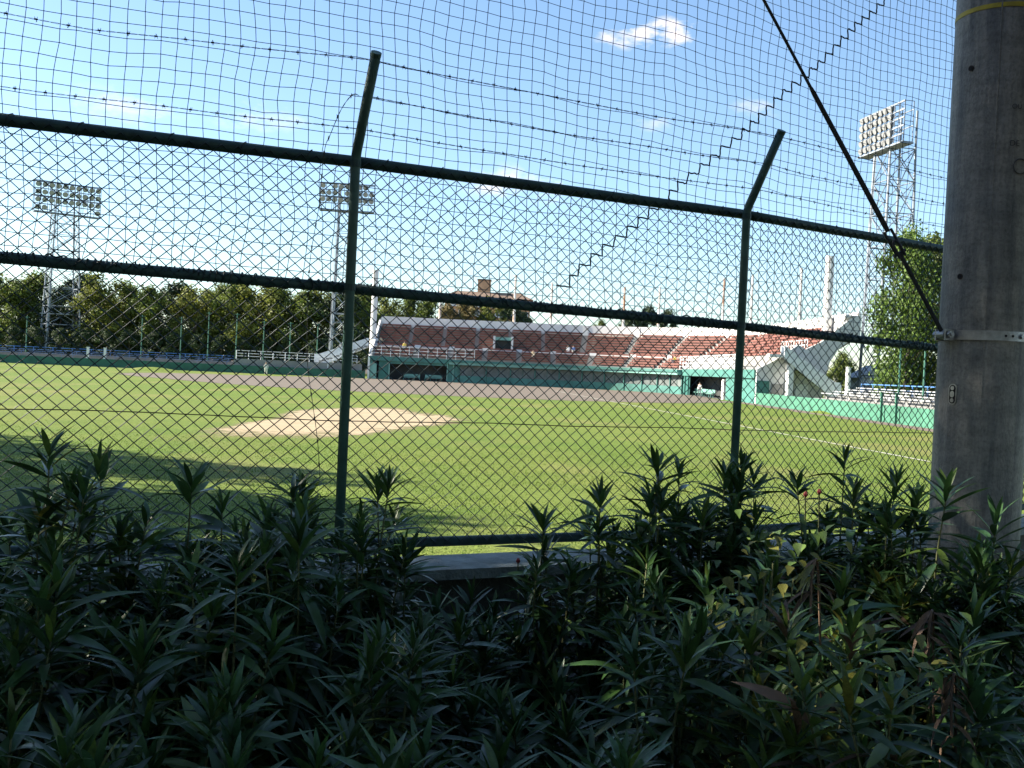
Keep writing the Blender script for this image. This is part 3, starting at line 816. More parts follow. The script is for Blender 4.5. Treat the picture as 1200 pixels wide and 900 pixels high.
# net poles on the back wall, two thick end columns
for px, top in ((515, 336), (602, 322), (645, 331), (730, 336), (771, 336), (846, 326), (879, 322), (936, 314)):
    s = s_of(px, BK + .12, 9.5); b = fpath(s, BK + .16, 0); lo = 8.0
    zt = EYE.z + (at(px, top, b.y).z - EYE.z)
    P(MB().tube([(b.x, b.y, lo), (b.x, b.y, (lo + zt) / 2), (b.x, b.y, zt)], [.22, .19, .15], 8), 'net_pole', 'rusty_pole', gs)
a = fpath(-.5, BK - 5.0, 0); P(MB().tube([(a.x, a.y, 0), (a.x, a.y, at(430, 316, a.y).z)], [.48, .44], 16, ), 'end_column', 'white_concrete', gs)
e = at(973, 300, 104); P(MB().tube([(e.x, e.y, 7.4), (e.x, e.y, e.z)], [.47, .43], 16), 'end_column', 'white_concrete', gs)
# right end wall, cantilevered back and outside stair
EY = fpath(S3).y; EX = fpath(S3).x
def ep(o, z, dy=0): return Vector((EX + o, EY + dy, z))
poly = [(0, 0), (6.6, 0), (6.9, 3.0), (7.3, 4.6), (8.1, 5.9), (9.2, 6.8), (10.2, 7.15), (10.2, 9.3), (8.6, 9.35), (8.6, 9.0), (BK - 1, z_ + 1.1), (UO + 1, UP_Z + 1.3), (UO - .5, UP_Z + .5), (WK, zw + 1.2), (1.5, 4.3), (0, 3.5)]
P(MB().prism([ep(o, z, -.01) for o, z in poly], (0, -.35, 0)), 'end_wall', 'wall_grey', gs)
P(MB().prism([ep(o, z, .01) for o, z in [(8.6, 7.0), (10.2, 7.15), (10.2, 9.3), (8.6, 9.3)]], (0, 5, 0)), 'cantilever_block', 'white_concrete', gs)
P(MB().prism([ep(o, z, -.37) for o, z in [(0.0, 0), (1.3, 0), (1.3, 2.35), (0, 2.35)]], (0, -.08, 0)), 'teal_panel', 'teal', gs)
for (a, b, h, m_, nm) in ((1.5, 2.6, 2.1, 'grey_concrete', 'grey_door'), (2.7, 3.8, 2.1, 'grey_concrete', 'grey_door'), (3.95, 5.2, 2.15, 'rail_white', 'white_door')):
    P(MB().prism([ep(o, z, -.37) for o, z in [(a, .02), (b, .02), (b, h), (a, h)]], (0, -.07, 0)), nm, m_, gs)
def stair(p0, p1, width, drop, name_dy):
    # flight between two solid parapets, with treads
    p0 = Vector(p0); p1 = Vector(p1); d = p1 - p0; hd = Vector((d.x, d.y, 0)).normalized(); sd = Vector((-hd.y, hd.x, 0))
    for k in (0, 1):
        b = sd * width * k
        poly = [p0 + b + Vector((0, 0, .95)), p1 + b + Vector((0, 0, .95)), p1 + b + hd * .7 + Vector((0, 0, .9)), p1 + b + hd * .7 + Vector((0, 0, -.2)), p1 + b + Vector((0, 0, -drop)), p0 + b + Vector((0, 0, -drop * .5))]
        P(MB().prism(poly, sd * .16), 'stair_parapet', 'rail_white', gs)
    mb = MB(); n = 14
    for i in range(n):
        c = p0.lerp(p1, (i + .5) / n) + sd * (width + .16) / 2 - Vector((0, 0, .25))
        mb.box(c, d.length / n * .9, width - .17, .30, ax=(hd, sd, Vector((0, 0, 1))))
    P(mb, 'stair_treads', 'grey_concrete', gs)
stair(ep(2.3, 5.0, -1.75), ep(7.4, 1.6, -1.75), 1.3, .75, 0)
P(MB().box(ep(1.55, 4.9, -1.05), 1.4, 1.3, .3), 'stair_landing', 'white_concrete', gs)
P(MB().box(ep(3.1, 2.0, -1.05), .5, 1.2, 4.2), 'stair_pier', 'white_concrete', gs)
# left outside stair
stair((X0 - .6, Y0 - .1 + 1.0, 5.05), (X0 - 7.6, Y0 + .5, 2.35), -1.5, .95, 0)
P(MB().box((X0 - 6.3, Y0 + .2, 1.0), .6, 1.5, 2.0), 'stair_pier', 'white_concrete', gs)
P(MB().prism([(X0 - .02, Y0 + o, z) for o, z in [(0, 0), (BK, 0), (BK, 9.3), (BK - .3, 9.3), (BK - .35, z_ + .9), (UO, UP_Z + .9), (0, 3.4)]], (-.3, 0, 0)), 'end_wall', 'white_concrete', gs)

# ------------------------------------------------------------------ outfield / foul walls and bleachers
def wline(a, b, name, label, z1, m_, seg):
    a = Vector(a); b = Vector(b); d = (b - a); L = d.length; d /= L; n = Vector((-d.y, d.x))
    t = thing(name, label, 'wall', (a.x, a.y, 0)); k = int(L / seg)
    for i in range(k):
        p = a + d * (L * i / k); q = a + d * (L * (i + 1) / k)
        mb = MB(); mb.prism([(p.x + d.x * .006, p.y + d.y * .006, 0), (q.x - d.x * .006, q.y - d.y * .006, 0), (q.x - d.x * .006 + n.x * .2, q.y - d.y * .006 + n.y * .2, 0), (p.x + d.x * .006 + n.x * .2, p.y + d.y * .006 + n.y * .2, 0)], (0, 0, z1))
        P(mb, 'pad_panel', m_, t)
    return t
wline((-96, 133.5), (-21.6, 146.2), 'field_wall', 'low dark green padded wall below the shaded blue bleachers', 1.12, 'wall_green', 3.6)
wline((24.3, 99.0), (24.5, 16), 'field_wall', 'bright green padded wall beside the foul line below sunlit bleachers', 1.12, 'wall_sea_green', 3.6)
def bleacher(a, b, label, tiers, top, m_b):
    a = Vector(a); b = Vector(b); d = (b - a); L = d.length; d /= L; n = Vector((-d.y, d.x))
    t = thing('bleacher', label, 'bleacher', (a.x, a.y, 0)); dp = .95
    prof = [(.3, 0)]; z0 = 1.15; dz = (top - z0 - .45) / tiers
    for i in range(tiers): prof += [(.3 + dp * i, z0 + dz * i - .02), (.3 + dp * (i + 1), z0 + dz * i - .02)]
    prof += [(.3 + dp * tiers, 0)]
    mb = MB(); mb.prism([(a.x + n.x * o, a.y + n.y * o, z) for o, z in prof], (d.x * L, d.y * L, 0)); P(mb, 'tiers', 'grey_concrete', t)
    k = int(L / 5.2)
    for i in range(tiers):
        for j in range(k):
            p = a + d * (L * j / k + .35) + n * (.3 + dp * i + .62); q = a + d * (L * (j + 1) / k - .35) + n * (.3 + dp * i + .62); z = z0 + dz * i
            mb = MB(); mb.bar((p.x, p.y, z + .40), (q.x, q.y, z + .40), .34, .07)
            for f in (.08, .92):
                r = p.lerp(q, f); mb.box((r.x, r.y, z + .18), .06, .06, .36)
            P(mb, 'bench', m_b, t)
    mb = MB(); e = .3 + dp * tiers + .06
    for j in range(int(L / 2.6) + 1):
        p = a + d * min(L, j * 2.6) + n * e; mb.bar((p.x, p.y, 0), (p.x, p.y, top + .12), .07)
    for zz in (top + .1, top - .25):
        p = a + n * e; q = b + n * e; mb.bar((p.x, p.y, zz), (q.x, q.y, zz), .06, .07)
    P(mb, 'back_rail', 'blue_paint', t); return t
bleacher((-96, 134.0), (-40.5, 143.3), 'low bleacher of blue benches in tree shade behind the dark green wall', 3, 2.28, 'bench_blue')
bleacher((24.6, 82), (24.8, 16), 'sunlit low bleacher with pale benches and a blue back rail', 4, 2.34, 'bench_pale')
tw = thing('terrace_wall', 'grey concrete wall topped by a white railing beside the outer stair', 'wall', (-34, 144.6, 0))
P(MB().prism([(-40.2, 143.6, 0), (-22.2, 146.7, 0), (-22.4, 147.7, 0), (-40.4, 144.6, 0)], (0, 0, 2.05)), 'wall_block', 'grey_concrete', tw)
mb = MB()
for j in range(11):
    f = j / 10; x = -40 + 17 * f; y = 144.0 + 2.9 * f; mb.tube([(x, y, 2.05), (x, y, 3.25)], .05, 6)
for zz in (3.25, 2.85, 2.45): mb.tube([(-40, 144, zz), (-23, 146.9, zz)], .04, 6)
P(mb, 'railing', 'rail_white', tw)
# gate posts and box on the walls
for px, py, Y in ((103, 412, 140), (123, 414, 140.5)):
    p = at(px, py, Y); t = thing('gate_post', 'white post of the small gate in the shaded bleacher', 'post', (p.x, p.y, 0), 'white gate posts')
    P(MB().box((p.x, p.y, 1.3), .28, .28, 2.6), 'shaft', 'white_concrete', t); P(MB().box((p.x, p.y, 2.66), .36, .36, .12), 'cap', 'white_concrete', t)
for px, py, Y in ((1034, 480, 65), (1050, 482, 62.5)):
    p = at(px, py, Y); t = thing('gate_post', 'green post in the sunlit wall by the foul line', 'post', (24.15, p.y, 0), 'green gate posts')
    P(MB().box((24.15, p.y, .95), .14, .14, 1.9), 'shaft', 'wall_sea_green', t); P(MB().box((24.15, p.y, 1.93), .18, .18, .06), 'cap', 'wall_sea_green', t)
# tall green net posts behind the bleachers
for px, Y, h in ((30, 150, 7), (165, 152, 8), (211, 152, 8), (243, 153, 9), (276, 153, 9), (308, 153, 8), (339, 153, 8), (371, 153, 8)):
    p = at(px, 420, Y); t = thing('net_post', 'slim green net post standing before the dark tree line', 'post', (p.x, p.y, 0), 'green net posts before the tree line')
    P(MB().tube([(p.x, p.y, 0), (p.x, p.y, h)], [.1, .07], 8), 'shaft', 'net_post', t); P(MB().bar((p.x - .4, p.y, h - .2), (p.x + .4, p.y, h - .2), .08), 'crossbar', 'net_post', t)
for px, Y in ((1054, 70), (1083, 66)):
    p = at(px, 440, Y); t = thing('net_post', 'slim green net post standing before the large leafy tree', 'post', (p.x, p.y, 0), 'green net posts before the leafy tree')
    P(MB().tube([(p.x, p.y, 0), (p.x, p.y, 5.4)], [.08, .06], 8), 'shaft', 'net_post', t); P(MB().bar((p.x - .3, p.y, 5.2), (p.x + .3, p.y, 5.2), .06), 'crossbar', 'net_post', t)

# ------------------------------------------------------------------ floodlight towers
def tower(px, D, ytop, ybot, ang, W, nl, rows, wt, wb, label, fill):
    base = at(px, 430, D); bx, by = base.x, base.y
    zt = at(px, ytop, D).z; zb = at(px, ybot, D).z
    t = thing('floodlight_tower', label, 'tower', (bx, by, 0))
    cx, sx = math.cos(ang), math.sin(ang); u = Vector((cx, sx, 0)); n = Vector((sx, -cx, 0))
    def leg(i, f):
        su, sn = ((-1, -1), (1, -1), (1, 1), (-1, 1))[i]; ww = wb + (wt - wb) * f
        return Vector((bx, by, zb * f)) + u * su * ww / 2 + n * sn * ww / 2
    for i in range(4): P(MB().tube([leg(i, 0), leg(i, 1), leg(i, 1) + Vector((0, 0, (zt - zb) * .97))], [.17, .13, .12], 8), 'leg', 'tower_steel', t)
    nb = 8; mb = MB(); mh = MB()
    for k in range(nb):
        f0, f1 = k / nb, (k + 1) / nb
        for i in range(4):
            j = (i + 1) % 4
            mb.tube([leg(i, f0), leg(j, f1)], .055, 5); mb.tube([leg(j, f0), leg(i, f1)], .055, 5)
            mh.tube([leg(i, f1), leg(j, f1)], .06, 5)
        P(mh, 'brace_ring', 'tower_steel', t); mh = MB()
    P(mb, 'diagonal_braces', 'tower_steel', t)
    # platform, panel frame
    cz = lambda f: zb + (zt - zb) * f
    org = Vector((bx, by, 0)) + n * (wt / 2 + .2)
    pf = P(MB().box(Vector((bx, by, zb - .1)) + n * (wt / 2 - .2), W, 1.5, .16, ax=(u, n, Vector((0, 0, 1)))), 'platform', 'tower_steel', t)
    mb = MB()
    for r in range(rows + 1):
        z = cz(r / rows); mb.bar(org - u * W / 2 + Vector((0, 0, z)), org + u * W / 2 + Vector((0, 0, z)), .13, .16)
        if r % 2 == 0:
            q = org - n * 1.0; mb.bar(q - u * W / 2 + Vector((0, 0, z)), q + u * W / 2 + Vector((0, 0, z)), .09)
    for c in range(nl + 1):
        x = -W / 2 + W * c / nl; mb.bar(org + u * x + Vector((0, 0, cz(0))), org + u * x + Vector((0, 0, cz(1))), .08)
    for x in (-W / 2, -W / 4, 0, W / 4, W / 2):
        q = org - n * 1.0; mb.bar(q + u * x + Vector((0, 0, cz(0))), q + u * x + Vector((0, 0, cz(1))), .08)
        for zf in (0, .5, 1): mb.bar(q + u * x + Vector((0, 0, cz(zf))), org + u * x + Vector((0, 0, cz(zf))), .06)
    P(mb, 'panel_frame', 'tower_steel', t)
    ax = (n - Vector((0, 0, .45))).normalized()
    hh = (zt - zb) / rows
    for r in range(rows):
        for c in range(nl):
            if not fill(r, c): continue
            p = org + u * (-W / 2 + W * (c + .5) / nl) + Vector((0, 0, cz((r + .55) / rows))) + n * .15
            rr = min(hh, W / nl) * .42
            l_ = P(MB().tube([p - ax * .45, p - ax * .25, p + ax * .05, p + ax * .2], [rr * .4, rr * .65, rr, rr * 1.02], 10), 'lamp', 'lamp_body', t, smooth=True)
            P(MB().tube([p + ax * .201, p + ax * .23], rr * .92, 10), 'lens', 'lamp_glass', l_)
    b0 = Vector((bx, by, 0)); P(MB().box(leg(0, 0) + Vector((-.2, -.5, .9)), 1.3, .9, 1.8), 'control_cabinet', 'white_concrete', t)
    P(MB().box(Vector((bx, by, zb * .32)), wb * .9, wb * .9, .14), 'rest_platform', 'tower_steel', t)
    mb = MB(); q = leg(0, 0)
    for s in (-.25, .25): mb.tube([leg(3, 0) + u * s, leg(3, 1) + u * s], .03, 4)
    for k in range(60): mb.tube([leg(3, k / 60) - u * .25, leg(3, k / 60) + u * .25], .02, 4)
    P(mb, 'ladder', 'tower_steel', t)
tower(69, 182, 217, 252, R(36), 11.2, 10, 4, 3.9, 5.9, 'lattice floodlight tower with a wide dark lamp panel above the tree line', lambda r, c: not (r == 0 and 2 < c < 8) and not (r == 0 and c in (2, 8)))
tower(399, 170, 217, 248, R(6), 9.1, 9, 4, 2.7, 3.6, 'lattice floodlight tower behind the outer stair, partly hidden by the bent fence post', lambda r, c: (r * 3 + c * 5) % 7 != 0 and r > 0)
tower(1036, 106, 130, 176, R(-79), 8.2, 9, 5, 2.9, 3.6, 'sunlit floodlight tower with bright angled lamps above the leafy tree', lambda r, c: c < 7)

# ------------------------------------------------------------------ trees
def crown_mesh(seed, h, rx, ry, n, leaf, m_, lobes=26, low=.25):
    rr = random.Random(seed); mb = MB(); L = []
    for i in range(lobes):
        a = rr.random() * 6.283; f = rr.random() ** .6; zf = low + (1 - low) * rr.random() ** .8
        env = math.sin(min(1, (zf - low) / (1 - low) * .95 + .12) * math.pi * .93) ** .6
        L.append((Vector((rx * env * f * math.cos(a) * .8, ry * env * f * math.sin(a) * .8, h * zf)), (.16 + .17 * rr.random()) * (rx + ry) / 2 * (.7 + .5 * env)))
    for i in range(n):
        c, r = L[rr.randrange(lobes)]
        d = Vector((rr.gauss(0, 1), rr.gauss(0, 1), rr.gauss(0, 1))).normalized(); q = c + d * r * (rr.random() ** .45) * (1 + .25 * rr.gauss(0, .6))
        q.z = max(h * low * .7, q.z)
        nrm = (d + Vector((rr.gauss(0, .6), rr.gauss(0, .6), rr.gauss(0, .6) + .35))).normalized(); t = nrm.cross(Vector((rr.gauss(0, 1), rr.gauss(0, 1), rr.gauss(0, 1)))).normalized(); b = nrm.cross(t)
        s = leaf * (.6 + .8 * rr.random()); k = len(mb.v)
        mb.v += [q - t * s * .5, q + b * s * .34 + nrm * s * .06, q + t * s * .6, q - b * s * .34 + nrm * s * .06]
        mb.f.append([k, k + 1, k + 2, k + 3])
    return mb.mesh('crown', m_)
def trunk_mesh(seed, h, rx, r0):
    rr = random.Random(seed + 99); mb = MB()
    top = h * .72; pts = [(rr.gauss(0, .02) * h * k / 6, rr.gauss(0, .02) * h * k / 6, top * k / 6) for k in range(7)]
    pts[0] = (0, 0, -.1); mb.tube(pts, [r0 * (1.15 - .95 * k / 6) for k in range(7)], 9)
    for i in range(9):
        k = 2 + i % 4; p = Vector(pts[k]); a = i * 2.4 + rr.random(); e = p + Vector((math.cos(a) * rx * .55, math.sin(a) * rx * .55, h * (.12 + .12 * rr.random())))
        mid_ = p.lerp(e, .5) + Vector((0, 0, -h * .015)); mb.tube([p, mid_, e], [r0 * .42, r0 * .27, r0 * .08], 6)
    return mb.mesh('trunk', 'bark', True)
TV = {}
def tree_kind(key, seed, h, rx, ry, n, leaf, m_, r0, **k): TV[key] = (crown_mesh(seed, h, rx, ry, n, leaf, m_, **k), trunk_mesh(seed, h, (rx + ry) / 2, r0), h)
def tree(key, x, y, h, rz, name, label, group=None, z=0, wide=1.0):
    cm, tm, h0 = TV[key]; t = thing(name, label, 'tree', (x, y, z), group); f = h / h0
    M = Matrix.Rotation(rz, 4, 'Z') @ Matrix.Diagonal((f * wide, f * wide, f, 1))
    link('trunk', tm, t, M=M); link('crown', cm, t, M=M); return t
for i, (mm, low) in enumerate((('leaf_mid', .12), ('leaf_light', .14), ('leaf_dark', .1), ('leaf_brown', .2), ('leaf_mid', .1))):
    tree_kind('far%d' % i, 40 + i, 14, 5.2, 5.2, 9500, .36, mm, .32, lobes=44, low=low)
FAR = [(-20, 188, 322, 0), (12, 184, 334, 4), (40, 190, 326, 0), (68, 186, 345, 2), (92, 196, 330, 2), (118, 184, 328, 1), (148, 188, 339, 0), (178, 183, 343, 4), (204, 192, 340, 2), (228, 185, 343, 1),
       (252, 190, 339, 4), (278, 186, 334, 4), (300, 183, 337, 1), (324, 190, 343, 0), (348, 184, 347, 4), (372, 188, 342, 1), (398, 184, 346, 2), (425, 190, 345, 0)]
LBL = {0: 'mid green broad tree in the dense row behind the shaded bleacher', 1: 'yellow green tree catching sun in the row behind the shaded bleacher', 2: 'dark green tree in the dense row behind the shaded bleacher',
       3: 'brownish tree top rising above the row behind the shaded bleacher', 4: 'bushy green tree in the dense row behind the shaded bleacher'}
for i, (px, Y, yt, k) in enumerate(FAR):
    b = at(px, 430, Y); h = at(px, yt, Y).z + .6
    tree('far%d' % k, b.x, b.y, h, i * 1.3, 'broadleaf_tree', LBL[k], 'trees behind the shaded bleacher', wide=1.2)
for i in range(13):      # second rank seen between the trunks
    px = -10 + i * 36; b = at(px, 430, 203); tree('far2', b.x, b.y, at(px, 356, 203).z, i * 2.1, 'broadleaf_tree', 'dark tree of the rear rank filling gaps behind the shaded bleacher', 'rear rank of trees', wide=1.15)
for i in range(17):      # undergrowth at their foot
    px = -12 + i * 27; b = at(px, 430, 178); t = thing('understorey_shrub', 'dark shrub under the trees behind the shaded bleacher', 'shrub', (b.x, b.y, 0), 'shrubs under the tree row')
    cm, tm, h0 = TV['far2']; M = Matrix.Rotation(i * 1.7, 4, 'Z') @ Matrix.Diagonal((.62, .5, .40, 1)); link('foliage', cm, t, M=M); link('stem', tm, t, M=M)
for i, (px, Y, yt, k, nm) in enumerate([(452, 215, 349, 1, 'green tree behind the shaded end of the grandstand'), (478, 218, 348, 0, 'green tree behind the shaded end of the grandstand'), (500, 216, 352, 0, 'green tree behind the shaded end of the grandstand'),
        (522, 222, 362, 3, 'russet tree below the orange brick building'), (545, 224, 358, 3, 'russet tree below the orange brick building'), (572, 224, 356, 1, 'yellow green tree below the orange brick building'), (596, 226, 361, 2, 'dark green tree at the edge of the orange brick building'), (612, 228, 372, 2, 'small dark tree falling away beside the orange brick building'),
        (736, 230, 371, 2, 'dark green tree showing over the sunlit back wall'), (756, 232, 366, 2, 'dark green tree showing over the sunlit back wall'), (778, 231, 370, 2, 'dark green tree showing over the sunlit back wall'), (700, 250, 379, 4, 'small green tree top peeping over the sunlit back wall')]):
    b = at(px, 430, Y); tree('far%d' % k, b.x, b.y, at(px, yt, Y).z + .4, i * 1.1 + .4, 'broadleaf_tree', nm, 'trees behind the grandstand', wide=.78 if k != 3 else .85)
tree_kind('big', 71, 12, 4.5, 4.5, 17000, .24, 'leaf_spring', .3, lobes=46, low=.10)
tree_kind('big2', 72, 12, 4.5, 4.5, 14000, .24, 'leaf_mid', .3, lobes=46, low=.12)
b = at(1062, 470, 82); tree('big', b.x, b.y, at(1062, 268, 82).z, .4, 'broadleaf_tree', 'large yellow green tree behind the sunlit bleacher beside the concrete pole', wide=.74)
b = at(1100, 470, 84); tree('big2', b.x, b.y, at(1100, 282, 84).z, 1.9, 'broadleaf_tree', 'mid green tree half hidden by the concrete pole', wide=.8)
b = at(1150, 470, 80); tree('big', b.x, b.y, at(1150, 290, 80).z, 2.9, 'broadleaf_tree', 'leafy tree showing in the strip right behind the concrete pole', wide=.8)
b = at(1215, 470, 78); tree('big2', b.x, b.y, at(1215, 300, 78).z, 3.9, 'broadleaf_tree', 'leafy tree beyond the concrete pole at the end of the bleacher', wide=.8)
b = at(988, 455, 150); tree('far4', b.x, b.y, at(988, 416, 150).z + 4.5, .9, 'broadleaf_tree', 'small round dark tree between the stand end and the floodlight tower', wide=.85, z=-4.5)
b = at(1040, 455, 140); tree('far0', b.x, b.y, at(1040, 428, 140).z, 1.9, 'broadleaf_tree', 'low green tree behind the white outbuilding', wide=1.5)
# white outbuilding and post seen past the stand end
p = at(1022, 440, 115); hs = thing('outbuilding', 'small white gabled outbuilding between the stand and the leafy tree', 'building', (p.x, p.y, 0))
P(MB().box((p.x, p.y, 1.6), 4.2, 4, 3.2), 'wall', 'house_white', hs)
P(MB().prism([(p.x - 2.4, p.y - 2.3, 3.2), (p.x + 2.4, p.y - 2.3, 3.2), (p.x, p.y - 2.3, 4.7)], (0, 4.6, 0)), 'roof', 'bench_pale', hs)
for dx in (-1.1, 1.0):
    wv = P(MB().box((p.x + dx, p.y - 2.02, 1.9), .9, .05, 1.0), 'window', 'rail_white', hs); P(MB().box((p.x + dx, p.y - 2.055, 1.9), .76, .02, .86), 'pane', 'glass_dark', wv)
p = at(994, 440, 97); t = thing('marker_post', 'plain white upright post beside the stand end', 'post', (p.x, p.y, 0))
P(MB().tube([(p.x, p.y, 0), (p.x, p.y, 4.0)], [.26, .24], 12), 'shaft', 'rail_white', t); P(MB().tube([(p.x, p.y, 4.0), (p.x, p.y, 4.08)], .30, 12), 'cap', 'rail_white', t)

# ------------------------------------------------------------------ orange brick building far behind the stand
D = 330; b = at(568, 430, D); k = D / FPX
bd = thing('apartment_building', 'orange brick building with a small roof tower behind the grandstand trees', 'building', (b.x, b.y, 0))
zr = at(568, 345, D).z; W = 100 * k; x0, x1 = b.x - W / 2, b.x + W / 2
P(MB().box((b.x, b.y + 7, zr / 2 - .6), W, 14, zr - 1.2), 'wall', 'brick_orange', bd)
rf = P(MB().prism([(x0 - 1, b.y - 1, zr - 1.2), (x1 + 1, b.y - 1, zr - 1.2), (x1 - 3.5, b.y - 1 + 2.5, zr + .9), (x0 + 3.5, b.y - 1 + 2.5, zr + .9)], (0, 13, 0)), 'roof', 'roof_brown', bd)
tz = at(568, 329, D).z; tx = at(567, 340, D).x
P(MB().box((tx, b.y + 3.5, (zr + tz) / 2 - .5), 15 * k, 4.2, tz - zr + 1.6), 'roof_tower', 'brick_orange', bd)
P(MB().box((tx, b.y + 3.5, tz + .45), 16.5 * k, 4.7, .4), 'tower_cap', 'roof_brown', bd)
for i in range(7):
    for j in range(4):
        cx = x0 + W * (i + .5) / 7; cz_ = zr - 3.0 - j * 3.2
        wv = P(MB().box((cx, b.y - .03, cz_), W / 7 * .72, .1, 1.9), 'window', 'house_white', bd)
        for s in (-1, 1): P(MB().box((cx + s * W / 7 * .165, b.y - .1, cz_), W / 7 * .28, .05, 1.55), 'pane', 'glass_dark', wv)
for j in range(4): P(MB().box((b.x, b.y - .5, zr - 4.2 - j * 3.2), W * .98, .9, .35), 'balcony_slab', 'house_white', bd)

# ------------------------------------------------------------------ people, a few pixels tall: one skinned body each
def cloth_mat(name, top, bottom, skin=(.42, .27, .19), shoe=(.05, .05, .05), zh=(.1, .9, 1.42)):
    m = bpy.data.materials.new(name); m.use_nodes = True; MATS[name] = m; n = m.node_tree.nodes; l = m.node_tree.links
    tc = n.new('ShaderNodeTexCoord'); sp = n.new('ShaderNodeSeparateXYZ'); l.new(tc.outputs['Object'], sp.inputs[0])
    mr = n.new('ShaderNodeMath'); mr.operation = 'DIVIDE'; l.new(sp.outputs['Z'], mr.inputs[0]); mr.inputs[1].default_value = 2
    r = n.new('ShaderNodeValToRGB'); r.color_ramp.interpolation = 'CONSTANT'; e = r.color_ramp.elements
    e[0].position = 0; e[0].color = (*shoe, 1); e[1].position = zh[0] / 2; e[1].color = (*bottom, 1)
    q = e.new(zh[1] / 2); q.color = (*top, 1); q = e.new(zh[2] / 2); q.color = (*skin, 1)
    l.new(mr.outputs[0], r.inputs[0]); l.new(r.outputs[0], n['Principled BSDF'].inputs['Base Color']); n['Principled BSDF'].inputs['Roughness'].default_value = .85
POSES = {
 'stand': dict(j=[(0, 0, .95), (0, 0, 1.2), (0, 0, 1.42), (0, 0, 1.52), (0, -.02, 1.64), (0, -.02, 1.74), (.2, 0, 1.4), (.27, .03, 1.12), (.25, -.08, .88), (.24, -.1, .8), (-.2, 0, 1.4), (-.27, .03, 1.12), (-.25, -.08, .88), (-.24, -.1, .8),
                  (.1, 0, .9), (.13, -.03, .5), (.15, .03, .09), (.16, -.13, .04), (-.1, 0, .9), (-.13, -.03, .5), (-.15, .03, .09), (-.16, -.13, .04)]),
 'sit': dict(j=[(0, 0, .5), (0, .03, .75), (0, .03, .97), (0, .02, 1.07), (0, -.01, 1.18), (0, -.01, 1.28), (.2, .02, .95), (.25, -.02, .7), (.16, -.25, .58), (.13, -.32, .58), (-.2, .02, .95), (-.25, -.02, .7), (-.16, -.25, .58), (-.13, -.32, .58),
                (.1, -.05, .5), (.13, -.45, .5), (.13, -.45, .09), (.13, -.6, .04), (-.1, -.05, .5), (-.13, -.45, .5), (-.13, -.45, .09), (-.13, -.6, .04)]),
 'crouch': dict(j=[(0, .1, .38), (0, .0, .62), (0, -.1, .84), (0, -.13, .92), (0, -.18, 1.02), (0, -.19, 1.11), (.2, -.08, .82), (.27, -.3, .66), (.12, -.5, .7), (.1, -.57, .71), (-.2, -.08, .82), (-.28, -.2, .6), (-.2, -.42, .5), (-.18, -.48, .48),
                   (.1, .08, .36), (.3, -.3, .42), (.28, -.02, .09), (.32, -.18, .04), (-.1, .08, .36), (-.3, -.3, .42), (-.28, -.02, .09), (-.32, -.18, .04)])}
EDG = [(0, 1), (1, 2), (2, 3), (3, 4), (4, 5), (2, 6), (6, 7), (7, 8), (8, 9), (2, 10), (10, 11), (11, 12), (12, 13), (0, 14), (14, 15), (15, 16), (16, 17), (0, 18), (18, 19), (19, 20), (20, 21)]
RAD = [.15, .14, .15, .06, .095, .075, .07, .05, .038, .045, .07, .05, .038, .045, .1, .07, .045, .045, .1, .07, .045, .045]
def person(loc, pose, rz, m_, label, cap=None, hair=(.03, .025, .02), group=None):
    t = thing('person', label, 'person', loc, group); t.rotation_euler = (0, 0, rz)
    me = bpy.data.meshes.new('body'); j = POSES[pose]['j']; me.from_pydata(j, EDG, []); me.materials.append(MATS[m_])
    o = link('body', me, t); sk = o.modifiers.new('skin', 'SKIN'); me.skin_vertices or None
    if not me.skin_vertices:
        bm = bmesh.new(); bm.from_mesh(me); bm.verts.layers.skin.verify(); bm.to_mesh(me); bm.free()
    for i, v in enumerate(me.skin_vertices[0].data): v.radius = (RAD[i], RAD[i]); v.use_root = (i == 0)
    ss = o.modifiers.new('sub', 'SUBSURF'); ss.levels = ss.render_levels = 1
    h = Vector(j[4]); mb = MB(); rows = []
    for a in range(5):
        q = math.pi / 2 * a / 4; rows.append([(h.x + .115 * math.cos(q) * math.cos(b * math.pi / 6), h.y + .01 + .13 * math.cos(q) * math.sin(b * math.pi / 6), h.z + .05 + .11 * math.sin(q)) for b in range(13)])
    mb.strip(rows)
    if cap: mb.prism([(h.x - .08, h.y - .1, h.z + .055), (h.x + .08, h.y - .1, h.z + .055), (h.x + .05, h.y - .22, h.z + .045), (h.x - .05, h.y - .22, h.z + .045)], (0, 0, .015))
    mb.build('cap' if cap else 'hair', cap or 'hair_black', t, smooth=not cap)
mat('hair_black', (.02, .018, .016), .7, .2); mat('cap_navy', (.03, .04, .09), .7, .2); mat('cap_dark', (.03, .03, .035), .7, .2)
cloth_mat('cl_white', (.75, .74, .68), (.74, .72, .62)); cloth_mat('cl_catch', (.55, .48, .45), (.7, .68, .62), zh=(.1, .45, .86))
cloth_mat('cl_yellow', (.62, .48, .10), (.12, .13, .17), zh=(.1, .62, 1.0)); cloth_mat('cl_tan', (.55, .42, .26), (.4, .36, .3), zh=(.1, .62, 1.0)); cloth_mat('cl_sitwhite', (.75, .74, .72), (.3, .3, .33), zh=(.1, .62, 1.0))
cloth_mat('cl_blue', (.12, .2, .42), (.5, .48, .44), zh=(.1, .62, 1.0)); cloth_mat('cl_bench', (.74, .73, .70), (.15, .16, .18))
def ground_at(px, py):
    d = ray(px, py); t = -EYE.z / d.z; return EYE + d * t
p = ground_at(311.5, 438.6); person((p.x, p.y, .008), 'stand', .3, 'cl_white', 'player in a cream uniform standing on the dirt before the green wall', 'cap_dark')
